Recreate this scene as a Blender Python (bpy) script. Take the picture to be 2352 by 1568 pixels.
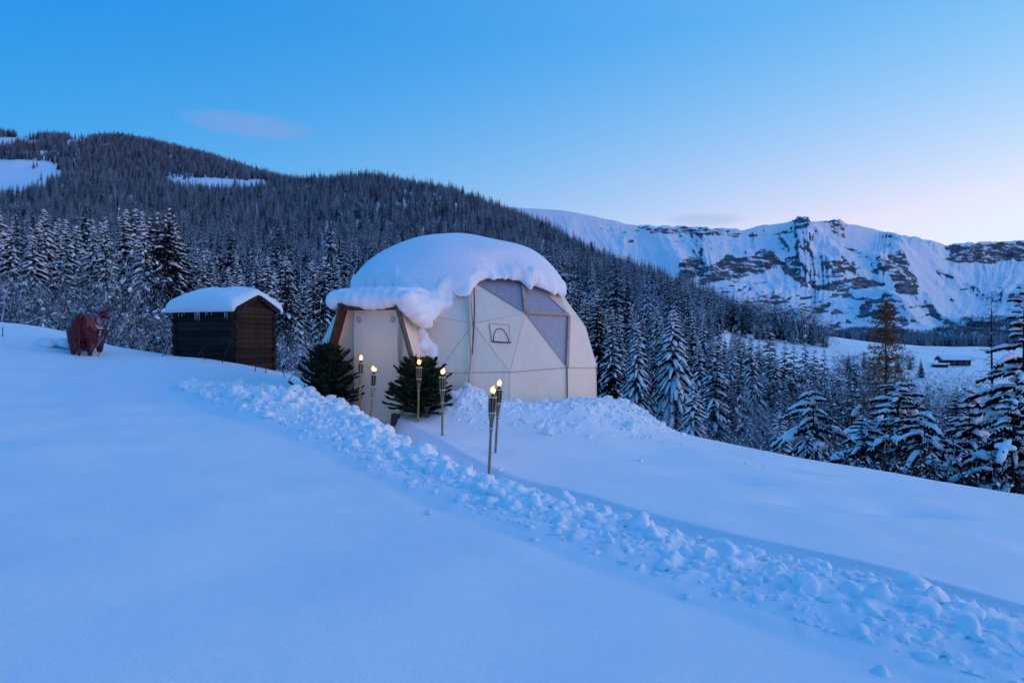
import bpy, bmesh, math, random
import numpy as np
from mathutils import Vector, Matrix
from mathutils.bvhtree import BVHTree

for _o in list(bpy.data.objects):
    bpy.data.objects.remove(_o)
scene = bpy.context.scene
COL = scene.collection
R = math.radians
random.seed(7)
RNG = np.random.default_rng(11)

# ------------------------------------------------------------------ camera, sky, light, exposure
cam_data = bpy.data.cameras.new('camera')
cam = bpy.data.objects.new('camera', cam_data)
COL.objects.link(cam)
cam.location = (0, 0, 0)
cam.rotation_euler = (R(90), 0, 0)
cam_data.lens = 24
cam_data.sensor_width = 36
cam_data.clip_start = 0.1
cam_data.clip_end = 20000
scene.camera = cam

SUN_AZ = 64.0      # degrees to the right of the viewing direction: the afterglow behind the ridge
world = bpy.data.worlds.new('World')
scene.world = world
world.use_nodes = True
wn = world.node_tree
bg = wn.nodes['Background']
sky = wn.nodes.new('ShaderNodeTexSky')
sky.sky_type = 'NISHITA'
sky.sun_disc = False
sky.sun_elevation = R(1.0)
sky.sun_rotation = R(SUN_AZ)
sky.ozone_density = 5.0
sky.dust_density = 3.0
sky.air_density = 1.0
sky.altitude = 1100
# the camera's cold white balance and soft highlights: a power curve for each channel, red fading upwards
def wmath(op, a, b=None):
    n = wn.nodes.new('ShaderNodeMath'); n.operation = op
    for i, x in enumerate((a, b)):
        if x is None: continue
        if isinstance(x, (int, float)): n.inputs[i].default_value = x
        else: wn.links.new(x, n.inputs[i])
    return n.outputs[0]
wsep = wn.nodes.new('ShaderNodeSeparateColor'); wn.links.new(sky.outputs[0], wsep.inputs[0])
wtc = wn.nodes.new('ShaderNodeTexCoord'); wxyz = wn.nodes.new('ShaderNodeSeparateXYZ'); wn.links.new(wtc.outputs['Generated'], wxyz.inputs[0])
zel = wmath('MAXIMUM', wmath('MINIMUM', wxyz.outputs[2], 0.41), 0.0)
SC = 1.0 / (0.15 * 2 ** 3.72)
# how far a direction looks towards the afterglow, -0.3 .. 1
hlen = wmath('MAXIMUM', wmath('SQRT', wmath('ADD', wmath('MULTIPLY', wxyz.outputs[0], wxyz.outputs[0]), wmath('MULTIPLY', wxyz.outputs[1], wxyz.outputs[1]))), 0.05)
glow = wmath('DIVIDE', wmath('ADD', wmath('MULTIPLY', wxyz.outputs[0], math.sin(R(SUN_AZ))), wmath('MULTIPLY', wxyz.outputs[1], math.cos(R(SUN_AZ)))), hlen)
glow = wmath('MAXIMUM', glow, -0.3)
def wexp(kz, kg, k): return wmath('MULTIPLY', wmath('POWER', 2.71828, wmath('ADD', wmath('MULTIPLY', zel, kz), wmath('MULTIPLY', glow, kg))), k)
red = wmath('MULTIPLY', wmath('POWER', wsep.outputs[0], -0.104), wexp(-7.0, 2.154, 0.34 * SC))
red = wmath('MINIMUM', red, 0.77 * SC)
grn = wmath('MULTIPLY', wmath('POWER', wsep.outputs[1], 0.35), wexp(-0.985, 0.298, 0.871 * SC))
grn = wmath('MINIMUM', grn, 0.86 * SC)
blu = wmath('MULTIPLY', wmath('POWER', wsep.outputs[2], 0.216), 0.904 * SC)
tint = wn.nodes.new('ShaderNodeCombineColor')
wn.links.new(red, tint.inputs[0]); wn.links.new(grn, tint.inputs[1]); wn.links.new(blu, tint.inputs[2])
# two thin lenticular clouds far away
geo = wn.nodes.new('ShaderNodeTexCoord')
def cloud_mask(azi, elev, wa, we, amount):
    sep = wn.nodes.new('ShaderNodeSeparateXYZ')
    wn.links.new(geo.outputs['Generated'], sep.inputs[0])
    def m(op, a, b=None, clamp=False):
        n = wn.nodes.new('ShaderNodeMath'); n.operation = op; n.use_clamp = clamp
        for i, x in enumerate((a, b)):
            if x is None: continue
            if isinstance(x, (int, float)): n.inputs[i].default_value = x
            else: wn.links.new(x, n.inputs[i])
        return n.outputs[0]
    az = m('ARCTAN2', sep.outputs[0], sep.outputs[1])
    el = m('ARCSINE', sep.outputs[2])
    nz = wn.nodes.new('ShaderNodeTexNoise'); nz.inputs['Scale'].default_value = 9.0; nz.inputs['Detail'].default_value = 4
    mp = wn.nodes.new('ShaderNodeMapping'); mp.inputs['Scale'].default_value = (1, 1, 5)
    wn.links.new(geo.outputs['Generated'], mp.inputs[0]); wn.links.new(mp.outputs[0], nz.inputs[0])
    da = m('DIVIDE', m('SUBTRACT', az, azi), wa)
    wob = m('MULTIPLY', m('SUBTRACT', nz.outputs[0], 0.5), 0.9)
    de0 = m('DIVIDE', m('SUBTRACT', el, elev), we)
    de = m('ADD', de0, m('MULTIPLY', da, 0.12))
    de = m('ADD', de, wob)
    r2 = m('ADD', m('MULTIPLY', da, da), m('MULTIPLY', de, de))
    f = m('SUBTRACT', 1.0, r2, True)
    f = m('SMOOTH_MIN', f, 0.8)
    return m('MULTIPLY', f, amount)
last = tint.outputs[0]
for azi, elev, wa, we, amount, colr in ((-0.368, 0.287, 0.095, 0.017, 0.60, (0.27, 0.39, 0.76, 1)),
                                        (0.275, 0.170, 0.058, 0.010, 0.5, (0.34, 0.47, 0.76, 1))):
    mx = wn.nodes.new('ShaderNodeMix'); mx.data_type = 'RGBA'
    mx.inputs[7].default_value = tuple(c * 0.46 for c in colr[:3]) + (1,)
    wn.links.new(cloud_mask(azi, elev, wa, we, amount), mx.inputs[0])
    wn.links.new(last, mx.inputs[6])
    last = mx.outputs[2]
wn.links.new(last, bg.inputs[0])
bg.inputs[1].default_value = 0.15

sun_data = bpy.data.lights.new('sun', 'SUN')
sun_data.energy = 0.050
sun_data.angle = R(70)
sun_data.color = (1.0, 0.66, 0.66)
sun = bpy.data.objects.new('sun', sun_data)
COL.objects.link(sun)
_el, _az = R(13), R(SUN_AZ + 38)     # the broad afterglow spreads round towards the camera's side
_d = Vector((math.sin(_az) * math.cos(_el), math.cos(_az) * math.cos(_el), math.sin(_el)))
sun.rotation_euler = _d.to_track_quat('Z', 'Y').to_euler()

vs = scene.view_settings
vs.view_transform = 'Standard'
vs.look = 'None'
vs.exposure = 3.76
vs.gamma = 1.0
vs.use_curve_mapping = False
scene.cycles.use_denoising = True
scene.cycles.max_bounces = 6
scene.cycles.diffuse_bounces = 3
scene.cycles.transparent_max_bounces = 8
scene.cycles.sample_clamp_indirect = 4.0
scene.cycles.volume_bounces = 1

# ------------------------------------------------------------------ helpers
F, CX, CY = 1568.0, 1176.0, 784.0
def at(px, py, Y):
    """a point measured in the photograph at a distance of Y metres"""
    return np.array([(px - CX) / F * Y, Y, (CY - py) / F * Y])

class MB:
    def __init__(self):
        self.v, self.q, self.t, self.n = [], [], [], 0
    def add(self, v, q=None, t=None):
        v = np.asarray(v, float).reshape(-1, 3)
        if q is not None and len(q): self.q.append(np.asarray(q, int).reshape(-1, 4) + self.n)
        if t is not None and len(t): self.t.append(np.asarray(t, int).reshape(-1, 3) + self.n)
        self.v.append(v); self.n += len(v)
    def kites(self, o, d, l, w, side, sag=0.0):
        o, d, side = np.asarray(o), np.asarray(d), np.asarray(side)
        l = np.asarray(l)[:, None]; w = np.asarray(w)[:, None]
        m = o + d * l * 0.42
        tip = o + d * l
        tip[:, 2] -= sag * l[:, 0]
        v = np.stack([o, m + side * w, tip, m - side * w], 1).reshape(-1, 3)
        n = len(o)
        self.add(v, q=np.arange(4 * n).reshape(n, 4))
    def octas(self, o, d, l, w, h, side):
        """small elongated lumps lying on twigs"""
        o, d, side = np.asarray(o), np.asarray(d), np.asarray(side)
        l = np.asarray(l)[:, None]; w = np.asarray(w)[:, None]; h = np.asarray(h)[:, None]
        up = np.array([0, 0, 1.0])[None]
        a, b = o, o + d * l
        c = o + d * l * 0.55
        v = np.stack([a, b, c + side * w, c - side * w, c + up * h, c - up * h * 0.35], 1).reshape(-1, 3)
        n = len(o)
        base = np.array([[0, 2, 4], [2, 1, 4], [1, 3, 4], [3, 0, 4], [2, 0, 5], [1, 2, 5], [3, 1, 5], [0, 3, 5]])
        t = (base[None] + 6 * np.arange(n)[:, None, None]).reshape(-1, 3)
        self.add(v, t=t)
    def tube(self, pts, rad, sides=6, flat=1.0, caps=True, phase=0.0):
        pts = np.asarray(pts, float); n = len(pts)
        rad = np.broadcast_to(np.asarray(rad, float), (n,))
        tan = np.gradient(pts, axis=0)
        tan /= np.linalg.norm(tan, axis=1)[:, None] + 1e-9
        ref = np.tile(np.array([0, 0, 1.0]), (n, 1))
        ref[np.abs(tan[:, 2]) > 0.95] = (1.0, 0, 0)
        s = np.cross(tan, ref); s /= np.linalg.norm(s, axis=1)[:, None] + 1e-9
        u = np.cross(s, tan)
        a = np.arange(sides) / sides * 2 * np.pi + phase
        v = pts[:, None] + (s[:, None] * np.cos(a)[None, :, None] + u[:, None] * np.sin(a)[None, :, None] * flat) * rad[:, None, None]
        v = v.reshape(-1, 3)
        q = []
        for i in range(n - 1):
            for k in range(sides):
                k2 = (k + 1) % sides
                q.append((i * sides + k, i * sides + k2, (i + 1) * sides + k2, (i + 1) * sides + k))
        t = []
        if caps:
            v = np.vstack([v, pts[0], pts[-1]])
            c0, c1 = n * sides, n * sides + 1
            for k in range(sides):
                k2 = (k + 1) % sides
                t.append((c0, k2, k)); t.append((c1, (n - 1) * sides + k, (n - 1) * sides + k2))
        self.add(v, q=q, t=t)
    def prisms(self, p0, p1, r0, r1, sides=3):
        """many thin tapered twigs at once"""
        p0, p1 = np.asarray(p0), np.asarray(p1); n = len(p0)
        d = p1 - p0; d /= np.linalg.norm(d, axis=1)[:, None] + 1e-9
        ref = np.tile(np.array([0.3, 0.1, 1.0]), (n, 1)); ref[np.abs(d[:, 2]) > 0.9] = (1.0, 0.2, 0)
        s = np.cross(d, ref); s /= np.linalg.norm(s, axis=1)[:, None] + 1e-9
        u = np.cross(s, d)
        a = np.arange(sides) / sides * 2 * np.pi + 0.5
        off = s[:, None] * np.cos(a)[None, :, None] + u[:, None] * np.sin(a)[None, :, None]
        va = p0[:, None] + off * np.asarray(r0)[:, None, None]
        vb = p1[:, None] + off * np.asarray(r1)[:, None, None]
        v = np.concatenate([va, vb], 1).reshape(-1, 3)
        base = np.array([[k, (k + 1) % sides, sides + (k + 1) % sides, sides + k] for k in range(sides)])
        q = (base[None] + 2 * sides * np.arange(n)[:, None, None]).reshape(-1, 4)
        self.add(v, q=q)
    def box(self, c, sx, sy, sz, ax=None, ay=None, az=None):
        c = np.asarray(c, float)
        ax = np.array([1.0, 0, 0]) if ax is None else np.asarray(ax, float)
        ay = np.array([0, 1.0, 0]) if ay is None else np.asarray(ay, float)
        az = np.array([0, 0, 1.0]) if az is None else np.asarray(az, float)
        v = []
        for k in (-1, 1):
            for j in (-1, 1):
                for i in (-1, 1):
                    v.append(c + ax * i * sx / 2 + ay * j * sy / 2 + az * k * sz / 2)
        self.add(v, q=[(0, 2, 3, 1), (4, 5, 7, 6), (0, 1, 5, 4), (2, 6, 7, 3), (0, 4, 6, 2), (1, 3, 7, 5)])
    def mesh(self, name, mat=None, smooth=False):
        V = np.vstack(self.v) if self.v else np.zeros((0, 3))
        T = np.vstack(self.t) if self.t else np.zeros((0, 3), int)
        Q = np.vstack(self.q) if self.q else np.zeros((0, 4), int)
        return mesh_np(name, V, T, Q, mat, smooth)

def mesh_np(name, V, T, Q, mat=None, smooth=False):
    me = bpy.data.meshes.new(name)
    nt, nq = len(T), len(Q)
    me.vertices.add(len(V)); me.vertices.foreach_set('co', np.ascontiguousarray(V, np.float32).ravel())
    me.loops.add(3 * nt + 4 * nq)
    me.loops.foreach_set('vertex_index', np.concatenate([T.ravel(), Q.ravel()]).astype(np.int32))
    me.polygons.add(nt + nq)
    st = np.concatenate([np.arange(nt) * 3, 3 * nt + np.arange(nq) * 4]).astype(np.int32)
    me.polygons.foreach_set('loop_start', st)
    me.polygons.foreach_set('use_smooth', np.full(nt + nq, smooth))
    me.update(calc_edges=True)
    me.validate()
    if mat: me.materials.append(mat)
    return me

def link(name, me, parent=None, loc=None, rz=None):
    o = bpy.data.objects.new(name, me)
    COL.objects.link(o)
    if parent is not None: o.parent = parent
    if loc is not None: o.location = loc
    if rz is not None: o.rotation_euler = (0, 0, rz)
    return o
def tag(o, label=None, cat=None, group=None, kind=None):
    if label: o['label'] = label
    if cat: o['category'] = cat
    if group: o['group'] = group
    if kind: o['kind'] = kind
    return o
def thing(name, label, cat, loc=(0, 0, 0), rz=0.0, group=None):
    o = bpy.data.objects.new(name, None)
    COL.objects.link(o); o.empty_display_size = 0.2
    o.location = loc; o.rotation_euler = (0, 0, rz)
    return tag(o, label, cat, group)

def ico(level):
    bm = bmesh.new(); bmesh.ops.create_icosphere(bm, subdivisions=level, radius=1.0)
    v = np.array([x.co for x in bm.verts]); t = np.array([[q.index for q in f.verts] for f in bm.faces]); bm.free()
    return v, t
ICO1, ICO2, ICO3 = ico(1), ico(2), ico(3)

def hash2(ix, iy, seed):
    h = (ix.astype(np.int64) * 374761393 + iy.astype(np.int64) * 668265263 + seed * 974711) & 0x7fffffff
    h = ((h ^ (h >> 13)) * 1274126177) & 0x7fffffff
    return ((h ^ (h >> 16)) & 0xffff) / 65535.0
def vnoise(x, y, seed=0):
    ix, iy = np.floor(x), np.floor(y); fx, fy = x - ix, y - iy
    ux, uy = fx * fx * (3 - 2 * fx), fy * fy * (3 - 2 * fy)
    a, b = hash2(ix, iy, seed), hash2(ix + 1, iy, seed)
    c, d = hash2(ix, iy + 1, seed), hash2(ix + 1, iy + 1, seed)
    return (a * (1 - ux) + b * ux) * (1 - uy) + (c * (1 - ux) + d * ux) * uy
def fbm(x, y, oct=4, seed=0):
    s, a, tot = 0.0, 1.0, 0.0
    for o in range(oct):
        s = s + a * vnoise(x * 2 ** o, y * 2 ** o, seed + o * 17); tot += a; a *= 0.5
    return s / tot * 2 - 1
_K = RNG.normal(size=(24, 3)); _PH = RNG.uniform(0, 6.28, 24)
def sn(p, freq=1.0, n=10, off=0):
    """smooth 3D noise from a few sine waves"""
    k = _K[off:off + n] * freq
    return np.sin(p @ k.T + _PH[off:off + n]).sum(1) / math.sqrt(n)
def sstep(a, b, x):
    t = np.clip((x - a) / (b - a), 0, 1); return t * t * (3 - 2 * t)

# ------------------------------------------------------------------ materials
def mat_new(name):
    m = bpy.data.materials.new(name); m.use_nodes = True
    nt = m.node_tree; b = nt.nodes['Principled BSDF']
    b.inputs['Specular IOR Level'].default_value = 0.2
    return m, nt, b
def N(nt, typ, **kw):
    n = nt.nodes.new(typ)
    for k, v in kw.items(): setattr(n, k, v)
    return n
def noise(nt, scale, detail=4, rough=0.55, coord='Object', stretch=None):
    tc = N(nt, 'ShaderNodeTexCoord'); nz = N(nt, 'ShaderNodeTexNoise')
    nz.inputs['Scale'].default_value = scale; nz.inputs['Detail'].default_value = detail; nz.inputs['Roughness'].default_value = rough
    src = tc.outputs[coord]
    if stretch:
        mp = N(nt, 'ShaderNodeMapping'); mp.inputs['Scale'].default_value = stretch
        nt.links.new(src, mp.inputs[0]); src = mp.outputs[0]
    nt.links.new(src, nz.inputs['Vector'])
    return nz.outputs['Fac']
def ramp(nt, fac, stops):
    r = N(nt, 'ShaderNodeValToRGB')
    e = r.color_ramp.elements
    while len(e) < len(stops): e.new(0.5)
    for x, (p, c) in zip(e, stops):
        x.position = p; x.color = tuple(c) + (1,)
    nt.links.new(fac, r.inputs[0])
    return r.outputs[0]
def bump(nt, b, h, strength, dist):
    bp = N(nt, 'ShaderNodeBump'); bp.inputs['Strength'].default_value = strength; bp.inputs['Distance'].default_value = dist
    nt.links.new(h, bp.inputs['Height']); nt.links.new(bp.outputs[0], b.inputs['Normal'])
    return bp
def mat_noise(name, c1, c2, scale, rough=0.8, stretch=None, bs=0.0, bd=0.01, spec=0.2, lo=0.35, hi=0.65, metallic=0.0):
    m, nt, b = mat_new(name)
    f = noise(nt, scale, 5, 0.6, 'Object', stretch)
    nt.links.new(ramp(nt, f, [(lo, c1), (hi, c2)]), b.inputs['Base Color'])
    b.inputs['Roughness'].default_value = rough; b.inputs['Specular IOR Level'].default_value = spec
    b.inputs['Metallic'].default_value = metallic
    if bs: bump(nt, b, f, bs, bd)
    return m

def vary_by_piece(m, lo, hi):
    """each log or board has its own tone"""
    nt = m.node_tree; b = nt.nodes['Principled BSDF']; src = b.inputs['Base Color'].links[0].from_socket
    oi = N(nt, 'ShaderNodeObjectInfo'); mr = N(nt, 'ShaderNodeMapRange'); mr.inputs[3].default_value = lo; mr.inputs[4].default_value = hi; nt.links.new(oi.outputs['Random'], mr.inputs[0])
    mx = N(nt, 'ShaderNodeVectorMath', operation='SCALE'); nt.links.new(src, mx.inputs[0]); nt.links.new(mr.outputs[0], mx.inputs['Scale']); nt.links.new(mx.outputs[0], b.inputs['Base Color'])
def snow_material(name, scales=((6, 0.5, 0.03), (60, 0.35, 0.006)), sparkle=True):
    m, nt, b = mat_new(name)
    f = noise(nt, scales[0][0], 6, 0.6)
    nt.links.new(ramp(nt, f, [(0.3, (0.86, 0.90, 0.95)), (0.7, (0.92, 0.95, 0.97))]), b.inputs['Base Color'])
    b.inputs['Roughness'].default_value = 0.55
    b.inputs['Specular IOR Level'].default_value = 0.25
    prev = None
    for s, st, d in scales:
        h = noise(nt, s, 4, 0.6)
        bp = N(nt, 'ShaderNodeBump'); bp.inputs['Strength'].default_value = st; bp.inputs['Distance'].default_value = d
        nt.links.new(h, bp.inputs['Height'])
        if prev: nt.links.new(prev, bp.inputs['Normal'])
        prev = bp.outputs[0]
    nt.links.new(prev, b.inputs['Normal'])
    return m
M = {}
M['snow'] = snow_material('snow', ((1.1, 0.5, 0.05), (7, 0.35, 0.012), (55, 0.55, 0.006), (190, 0.6, 0.003)))
M['snow_lump'] = snow_material('snow_lump', ((12, 0.5, 0.03), (70, 0.4, 0.006)))
M['snow_far'] = snow_material('snow_far', ((0.02, 0.4, 4.0), (0.12, 0.3, 0.6)))
m, nt, b = mat_new('snow_on_tree'); b.inputs['Base Color'].default_value = (0.88, 0.92, 0.96, 1); b.inputs['Roughness'].default_value = 0.7; M['snow_tree'] = m
m, nt, b = mat_new('frosted_needles')
f = noise(nt, 1.3, 3); nt.links.new(ramp(nt, f, [(0.35, (0.60, 0.64, 0.70)), (0.65, (0.82, 0.84, 0.88))]), b.inputs['Base Color']); b.inputs['Roughness'].default_value = 0.8; M['frost'] = m
M['needle'] = mat_noise('spruce_needles', (0.006, 0.011, 0.012), (0.014, 0.022, 0.021), 0.8, 0.9, spec=0.05)
def frosted_needles(name, lo, hi, pw):
    """dark needles under a rime that differs from tree to tree"""
    m, nt, b = mat_new(name)
    oi = N(nt, 'ShaderNodeObjectInfo'); f = noise(nt, 0.55, 4, 0.7)
    p = N(nt, 'ShaderNodeMath', operation='POWER'); nt.links.new(oi.outputs['Random'], p.inputs[0]); p.inputs[1].default_value = pw
    q = N(nt, 'ShaderNodeMapRange'); q.inputs[1].default_value = 0.44; q.inputs[2].default_value = 0.60; q.inputs[3].default_value = 0.0; q.inputs[4].default_value = 1.0; nt.links.new(f, q.inputs[0])
    k = N(nt, 'ShaderNodeMath', operation='MULTIPLY'); nt.links.new(p.outputs[0], k.inputs[0]); nt.links.new(q.outputs[0], k.inputs[1])
    mx = N(nt, 'ShaderNodeMix', data_type='RGBA'); nt.links.new(k.outputs[0], mx.inputs[0]); mx.inputs[6].default_value = lo + (1,); mx.inputs[7].default_value = hi + (1,)
    nt.links.new(mx.outputs[2], b.inputs['Base Color']); b.inputs['Roughness'].default_value = 0.9; b.inputs['Specular IOR Level'].default_value = 0.05
    return m
m, nt, b = mat_new('blue_shaded_snow'); b.inputs['Base Color'].default_value = (0.78, 0.87, 0.98, 1); b.inputs['Roughness'].default_value = 0.8; M['snow_blue_shade'] = m  # far-tree snow: the hills' blue shade is put into its colour
M['needle_far'] = frosted_needles('blue_lit_rimed_needles', (0.003, 0.007, 0.011), (0.50, 0.62, 0.80), 3.6)  # rime on far needles, pushed blue to put bluish light into its colour
M['needle'] = frosted_needles('spruce_needles', (0.004, 0.008, 0.011), (0.10, 0.125, 0.16), 2.6)
M['needle_fir'] = mat_noise('fir_needles', (0.006, 0.016, 0.010), (0.020, 0.042, 0.024), 7, 0.8, spec=0.1)
M['needle_larch'] = mat_noise('larch_needles', (0.16, 0.068, 0.020), (0.34, 0.155, 0.042), 2.0, 0.8)
M['leaf_red'] = mat_noise('dead_leaves', (0.035, 0.010, 0.010), (0.08, 0.022, 0.016), 6, 0.8)
M['bark'] = mat_noise('bark', (0.018, 0.014, 0.012), (0.05, 0.038, 0.030), 8, 0.9, (1, 1, 0.2), 0.5, 0.03)
m, nt, b = mat_new('frosted_twigs')
g = N(nt, 'ShaderNodeNewGeometry'); sp = N(nt, 'ShaderNodeSeparateXYZ'); nt.links.new(g.outputs['True Normal'], sp.inputs[0])
f = noise(nt, 2.2, 3); ad = N(nt, 'ShaderNodeMath', operation='MULTIPLY_ADD'); nt.links.new(f, ad.inputs[0]); ad.inputs[1].default_value = 1.6; nt.links.new(sp.outputs[2], ad.inputs[2])
nt.links.new(ramp(nt, ad.outputs[0], [(0.92, (0.022, 0.019, 0.022)), (1.42, (0.62, 0.68, 0.77))]), b.inputs['Base Color'])
b.inputs['Roughness'].default_value = 0.8; M['twig'] = m
M['wood_dark'] = mat_noise('old_hut_wood', (0.008, 0.006, 0.006), (0.034, 0.017, 0.013), 5, 0.75, (0.6, 8, 8), 0.6, 0.02, lo=0.3, hi=0.72)
M['wood_red'] = mat_noise('red_brown_wood', (0.030, 0.010, 0.007), (0.085, 0.030, 0.018), 5, 0.75, (1, 1, 1), 0.5, 0.02, lo=0.3, hi=0.75)
vary_by_piece(M['wood_dark'], 0.5, 1.7); vary_by_piece(M['wood_red'], 0.3, 1.25)
M['wood_porch'] = mat_noise('porch_wood', (0.060, 0.027, 0.020), (0.14, 0.066, 0.048), 6, 0.6, (4, 4, 0.6), 0.3, 0.01)
M['wood_grey'] = mat_noise('weathered_edge_board', (0.07, 0.062, 0.058), (0.15, 0.135, 0.13), 6, 0.8, (6, 6, 0.5), 0.4, 0.01)
M['frame_wood'] = mat_noise('window_frame_wood', (0.36, 0.24, 0.20), (0.55, 0.40, 0.35), 5, 0.7, (3, 3, 3), 0.3, 0.01)
m, nt, b = mat_new('tent_canvas')
f = noise(nt, 0.9, 6, 0.65); f2 = noise(nt, 3.0, 4, 0.6, 'Object', (3, 3, 0.25))
mx = N(nt, 'ShaderNodeMix', data_type='FLOAT'); mx.inputs[0].default_value = 0.2; nt.links.new(f, mx.inputs[2]); nt.links.new(f2, mx.inputs[3])
nt.links.new(ramp(nt, mx.outputs[0], [(0.25, (0.84, 0.70, 0.56)), (0.75, (0.92, 0.79, 0.65))]), b.inputs['Base Color'])
b.inputs['Roughness'].default_value = 0.7; bump(nt, b, mx.outputs[0], 0.7, 0.08); M['canvas'] = m
m, nt, b = mat_new('clear_window_film')
f = noise(nt, 5.0, 5, 0.7, 'Object', (4, 4, 0.5)); nt.links.new(ramp(nt, f, [(0.3, (0.25, 0.25, 0.31)), (0.62, (0.35, 0.34, 0.41)), (0.75, (0.52, 0.49, 0.54))]), b.inputs['Base Color'])
b.inputs['Roughness'].default_value = 0.28; b.inputs['Specular IOR Level'].default_value = 0.5; bump(nt, b, f, 0.25, 0.03); M['film'] = m
m, nt, b = mat_new('pale_film'); b.inputs['Base Color'].default_value = (0.66, 0.55, 0.48, 1); b.inputs['Roughness'].default_value = 0.4; M['film_pale'] = m
m, nt, b = mat_new('dark_seam'); b.inputs['Base Color'].default_value = (0.10, 0.085, 0.08, 1); M['seam'] = m
m, nt, b = mat_new('grey_seam'); b.inputs['Base Color'].default_value = (0.50, 0.41, 0.33, 1); M['liner'] = m
m, nt, b = mat_new('black_cable'); b.inputs['Base Color'].default_value = (0.02, 0.02, 0.02, 1); M['black'] = m
m, nt, b = mat_new('white_tube'); b.inputs['Base Color'].default_value = (0.62, 0.56, 0.50, 1); M['tube'] = m
M['bamboo'] = mat_noise('bamboo', (0.20, 0.14, 0.065), (0.36, 0.26, 0.13), 9, 0.45, (5, 5, 0.7), 0.2, 0.005, 0.4)
M['canister'] = mat_noise('torch_canister', (0.010, 0.006, 0.008), (0.025, 0.012, 0.012), 12, 0.35, spec=0.5)
m, nt, b = mat_new('tie_wire'); b.inputs['Base Color'].default_value = (0.75, 0.70, 0.62, 1); M['tie'] = m
m, nt, b = mat_new('wick'); b.inputs['Base Color'].default_value = (0.10, 0.03, 0.01, 1); b.inputs['Emission Color'].default_value = (1, 0.2, 0.03, 1); b.inputs['Emission Strength'].default_value = 0.06; M['wick'] = m
m, nt, b = mat_new('flame')
tc = N(nt, 'ShaderNodeTexCoord'); sp = N(nt, 'ShaderNodeSeparateXYZ'); nt.links.new(tc.outputs['Generated'], sp.inputs[0])
nt.links.new(ramp(nt, sp.outputs[2], [(0.0, (1.0, 0.42, 0.10)), (0.35, (1.0, 0.75, 0.36)), (0.8, (1.0, 0.50, 0.12)), (1.0, (1.0, 0.25, 0.04))]), b.inputs['Emission Color'])
b.inputs['Emission Strength'].default_value = 0.20; b.inputs['Base Color'].default_value = (0, 0, 0, 1); b.inputs['Specular IOR Level'].default_value = 0; M['flame'] = m
m, nt, b = mat_new('maroon_gloss'); f = noise(nt, 3, 3)
nt.links.new(ramp(nt, f, [(0.3, (0.090, 0.002, 0.010)), (0.7, (0.125, 0.003, 0.014))]), b.inputs['Base Color'])
b.inputs['Roughness'].default_value = 0.20; b.inputs['Specular IOR Level'].default_value = 0.40; M['maroon'] = m
m, nt, b = mat_new('white_print'); b.inputs['Base Color'].default_value = (0.8, 0.78, 0.76, 1); M['print'] = m
m, nt, b = mat_new('ice'); b.inputs['Base Color'].default_value = (0.75, 0.8, 0.85, 1); b.inputs['Roughness'].default_value = 0.15; M['ice'] = m
m, nt, b = mat_new('dry_stalk'); b.inputs['Base Color'].default_value = (0.045, 0.03, 0.022, 1); M['stalk'] = m
m, nt, b = mat_new('chalet_wall'); b.inputs['Base Color'].default_value = (0.03, 0.02, 0.018, 1); M['chalet'] = m
m, nt, b = mat_new('dark_glass'); b.inputs['Base Color'].default_value = (0.02, 0.02, 0.03, 1); b.inputs['Roughness'].default_value = 0.1; M['glass'] = m
# mountain: snow and layered rock
m, nt, b = mat_new('mountain_rock_and_snow')
at_ = N(nt, 'ShaderNodeAttribute', attribute_name='rock')
tc = N(nt, 'ShaderNodeTexCoord'); mp = N(nt, 'ShaderNodeMapping'); mp.inputs['Scale'].default_value = (0.012, 0.012, 0.050)
nt.links.new(tc.outputs['Object'], mp.inputs[0])
nz = N(nt, 'ShaderNodeTexNoise'); nz.inputs['Scale'].default_value = 1.0; nz.inputs['Detail'].default_value = 7; nz.inputs['Roughness'].default_value = 0.65
nt.links.new(mp.outputs[0], nz.inputs[0])
ma = N(nt, 'ShaderNodeMath', operation='ADD'); nt.links.new(at_.outputs['Fac'], ma.inputs[0]); nt.links.new(nz.outputs['Fac'], ma.inputs[1])
col = ramp(nt, ma.outputs[0], [(0.96, (0.84, 0.86, 0.90)), (1.06, (0.10, 0.095, 0.10))])
r2 = ramp(nt, nz.outputs['Fac'], [(0.42, (0.22, 0.21, 0.24)), (0.60, (0.06, 0.062, 0.08))])
mxx = N(nt, 'ShaderNodeMix', data_type='RGBA')
fr = N(nt, 'ShaderNodeMapRange'); fr.inputs[1].default_value = 0.96; fr.inputs[2].default_value = 1.06; nt.links.new(ma.outputs[0], fr.inputs[0])
nt.links.new(fr.outputs[0], mxx.inputs[0]); nt.links.new(col, mxx.inputs[6]); nt.links.new(r2, mxx.inputs[7])
nt.links.new(mxx.outputs[2], b.inputs['Base Color']); b.inputs['Roughness'].default_value = 0.8
bump(nt, b, nz.outputs['Fac'], 0.5, 12.0); M['mountain'] = m

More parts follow.
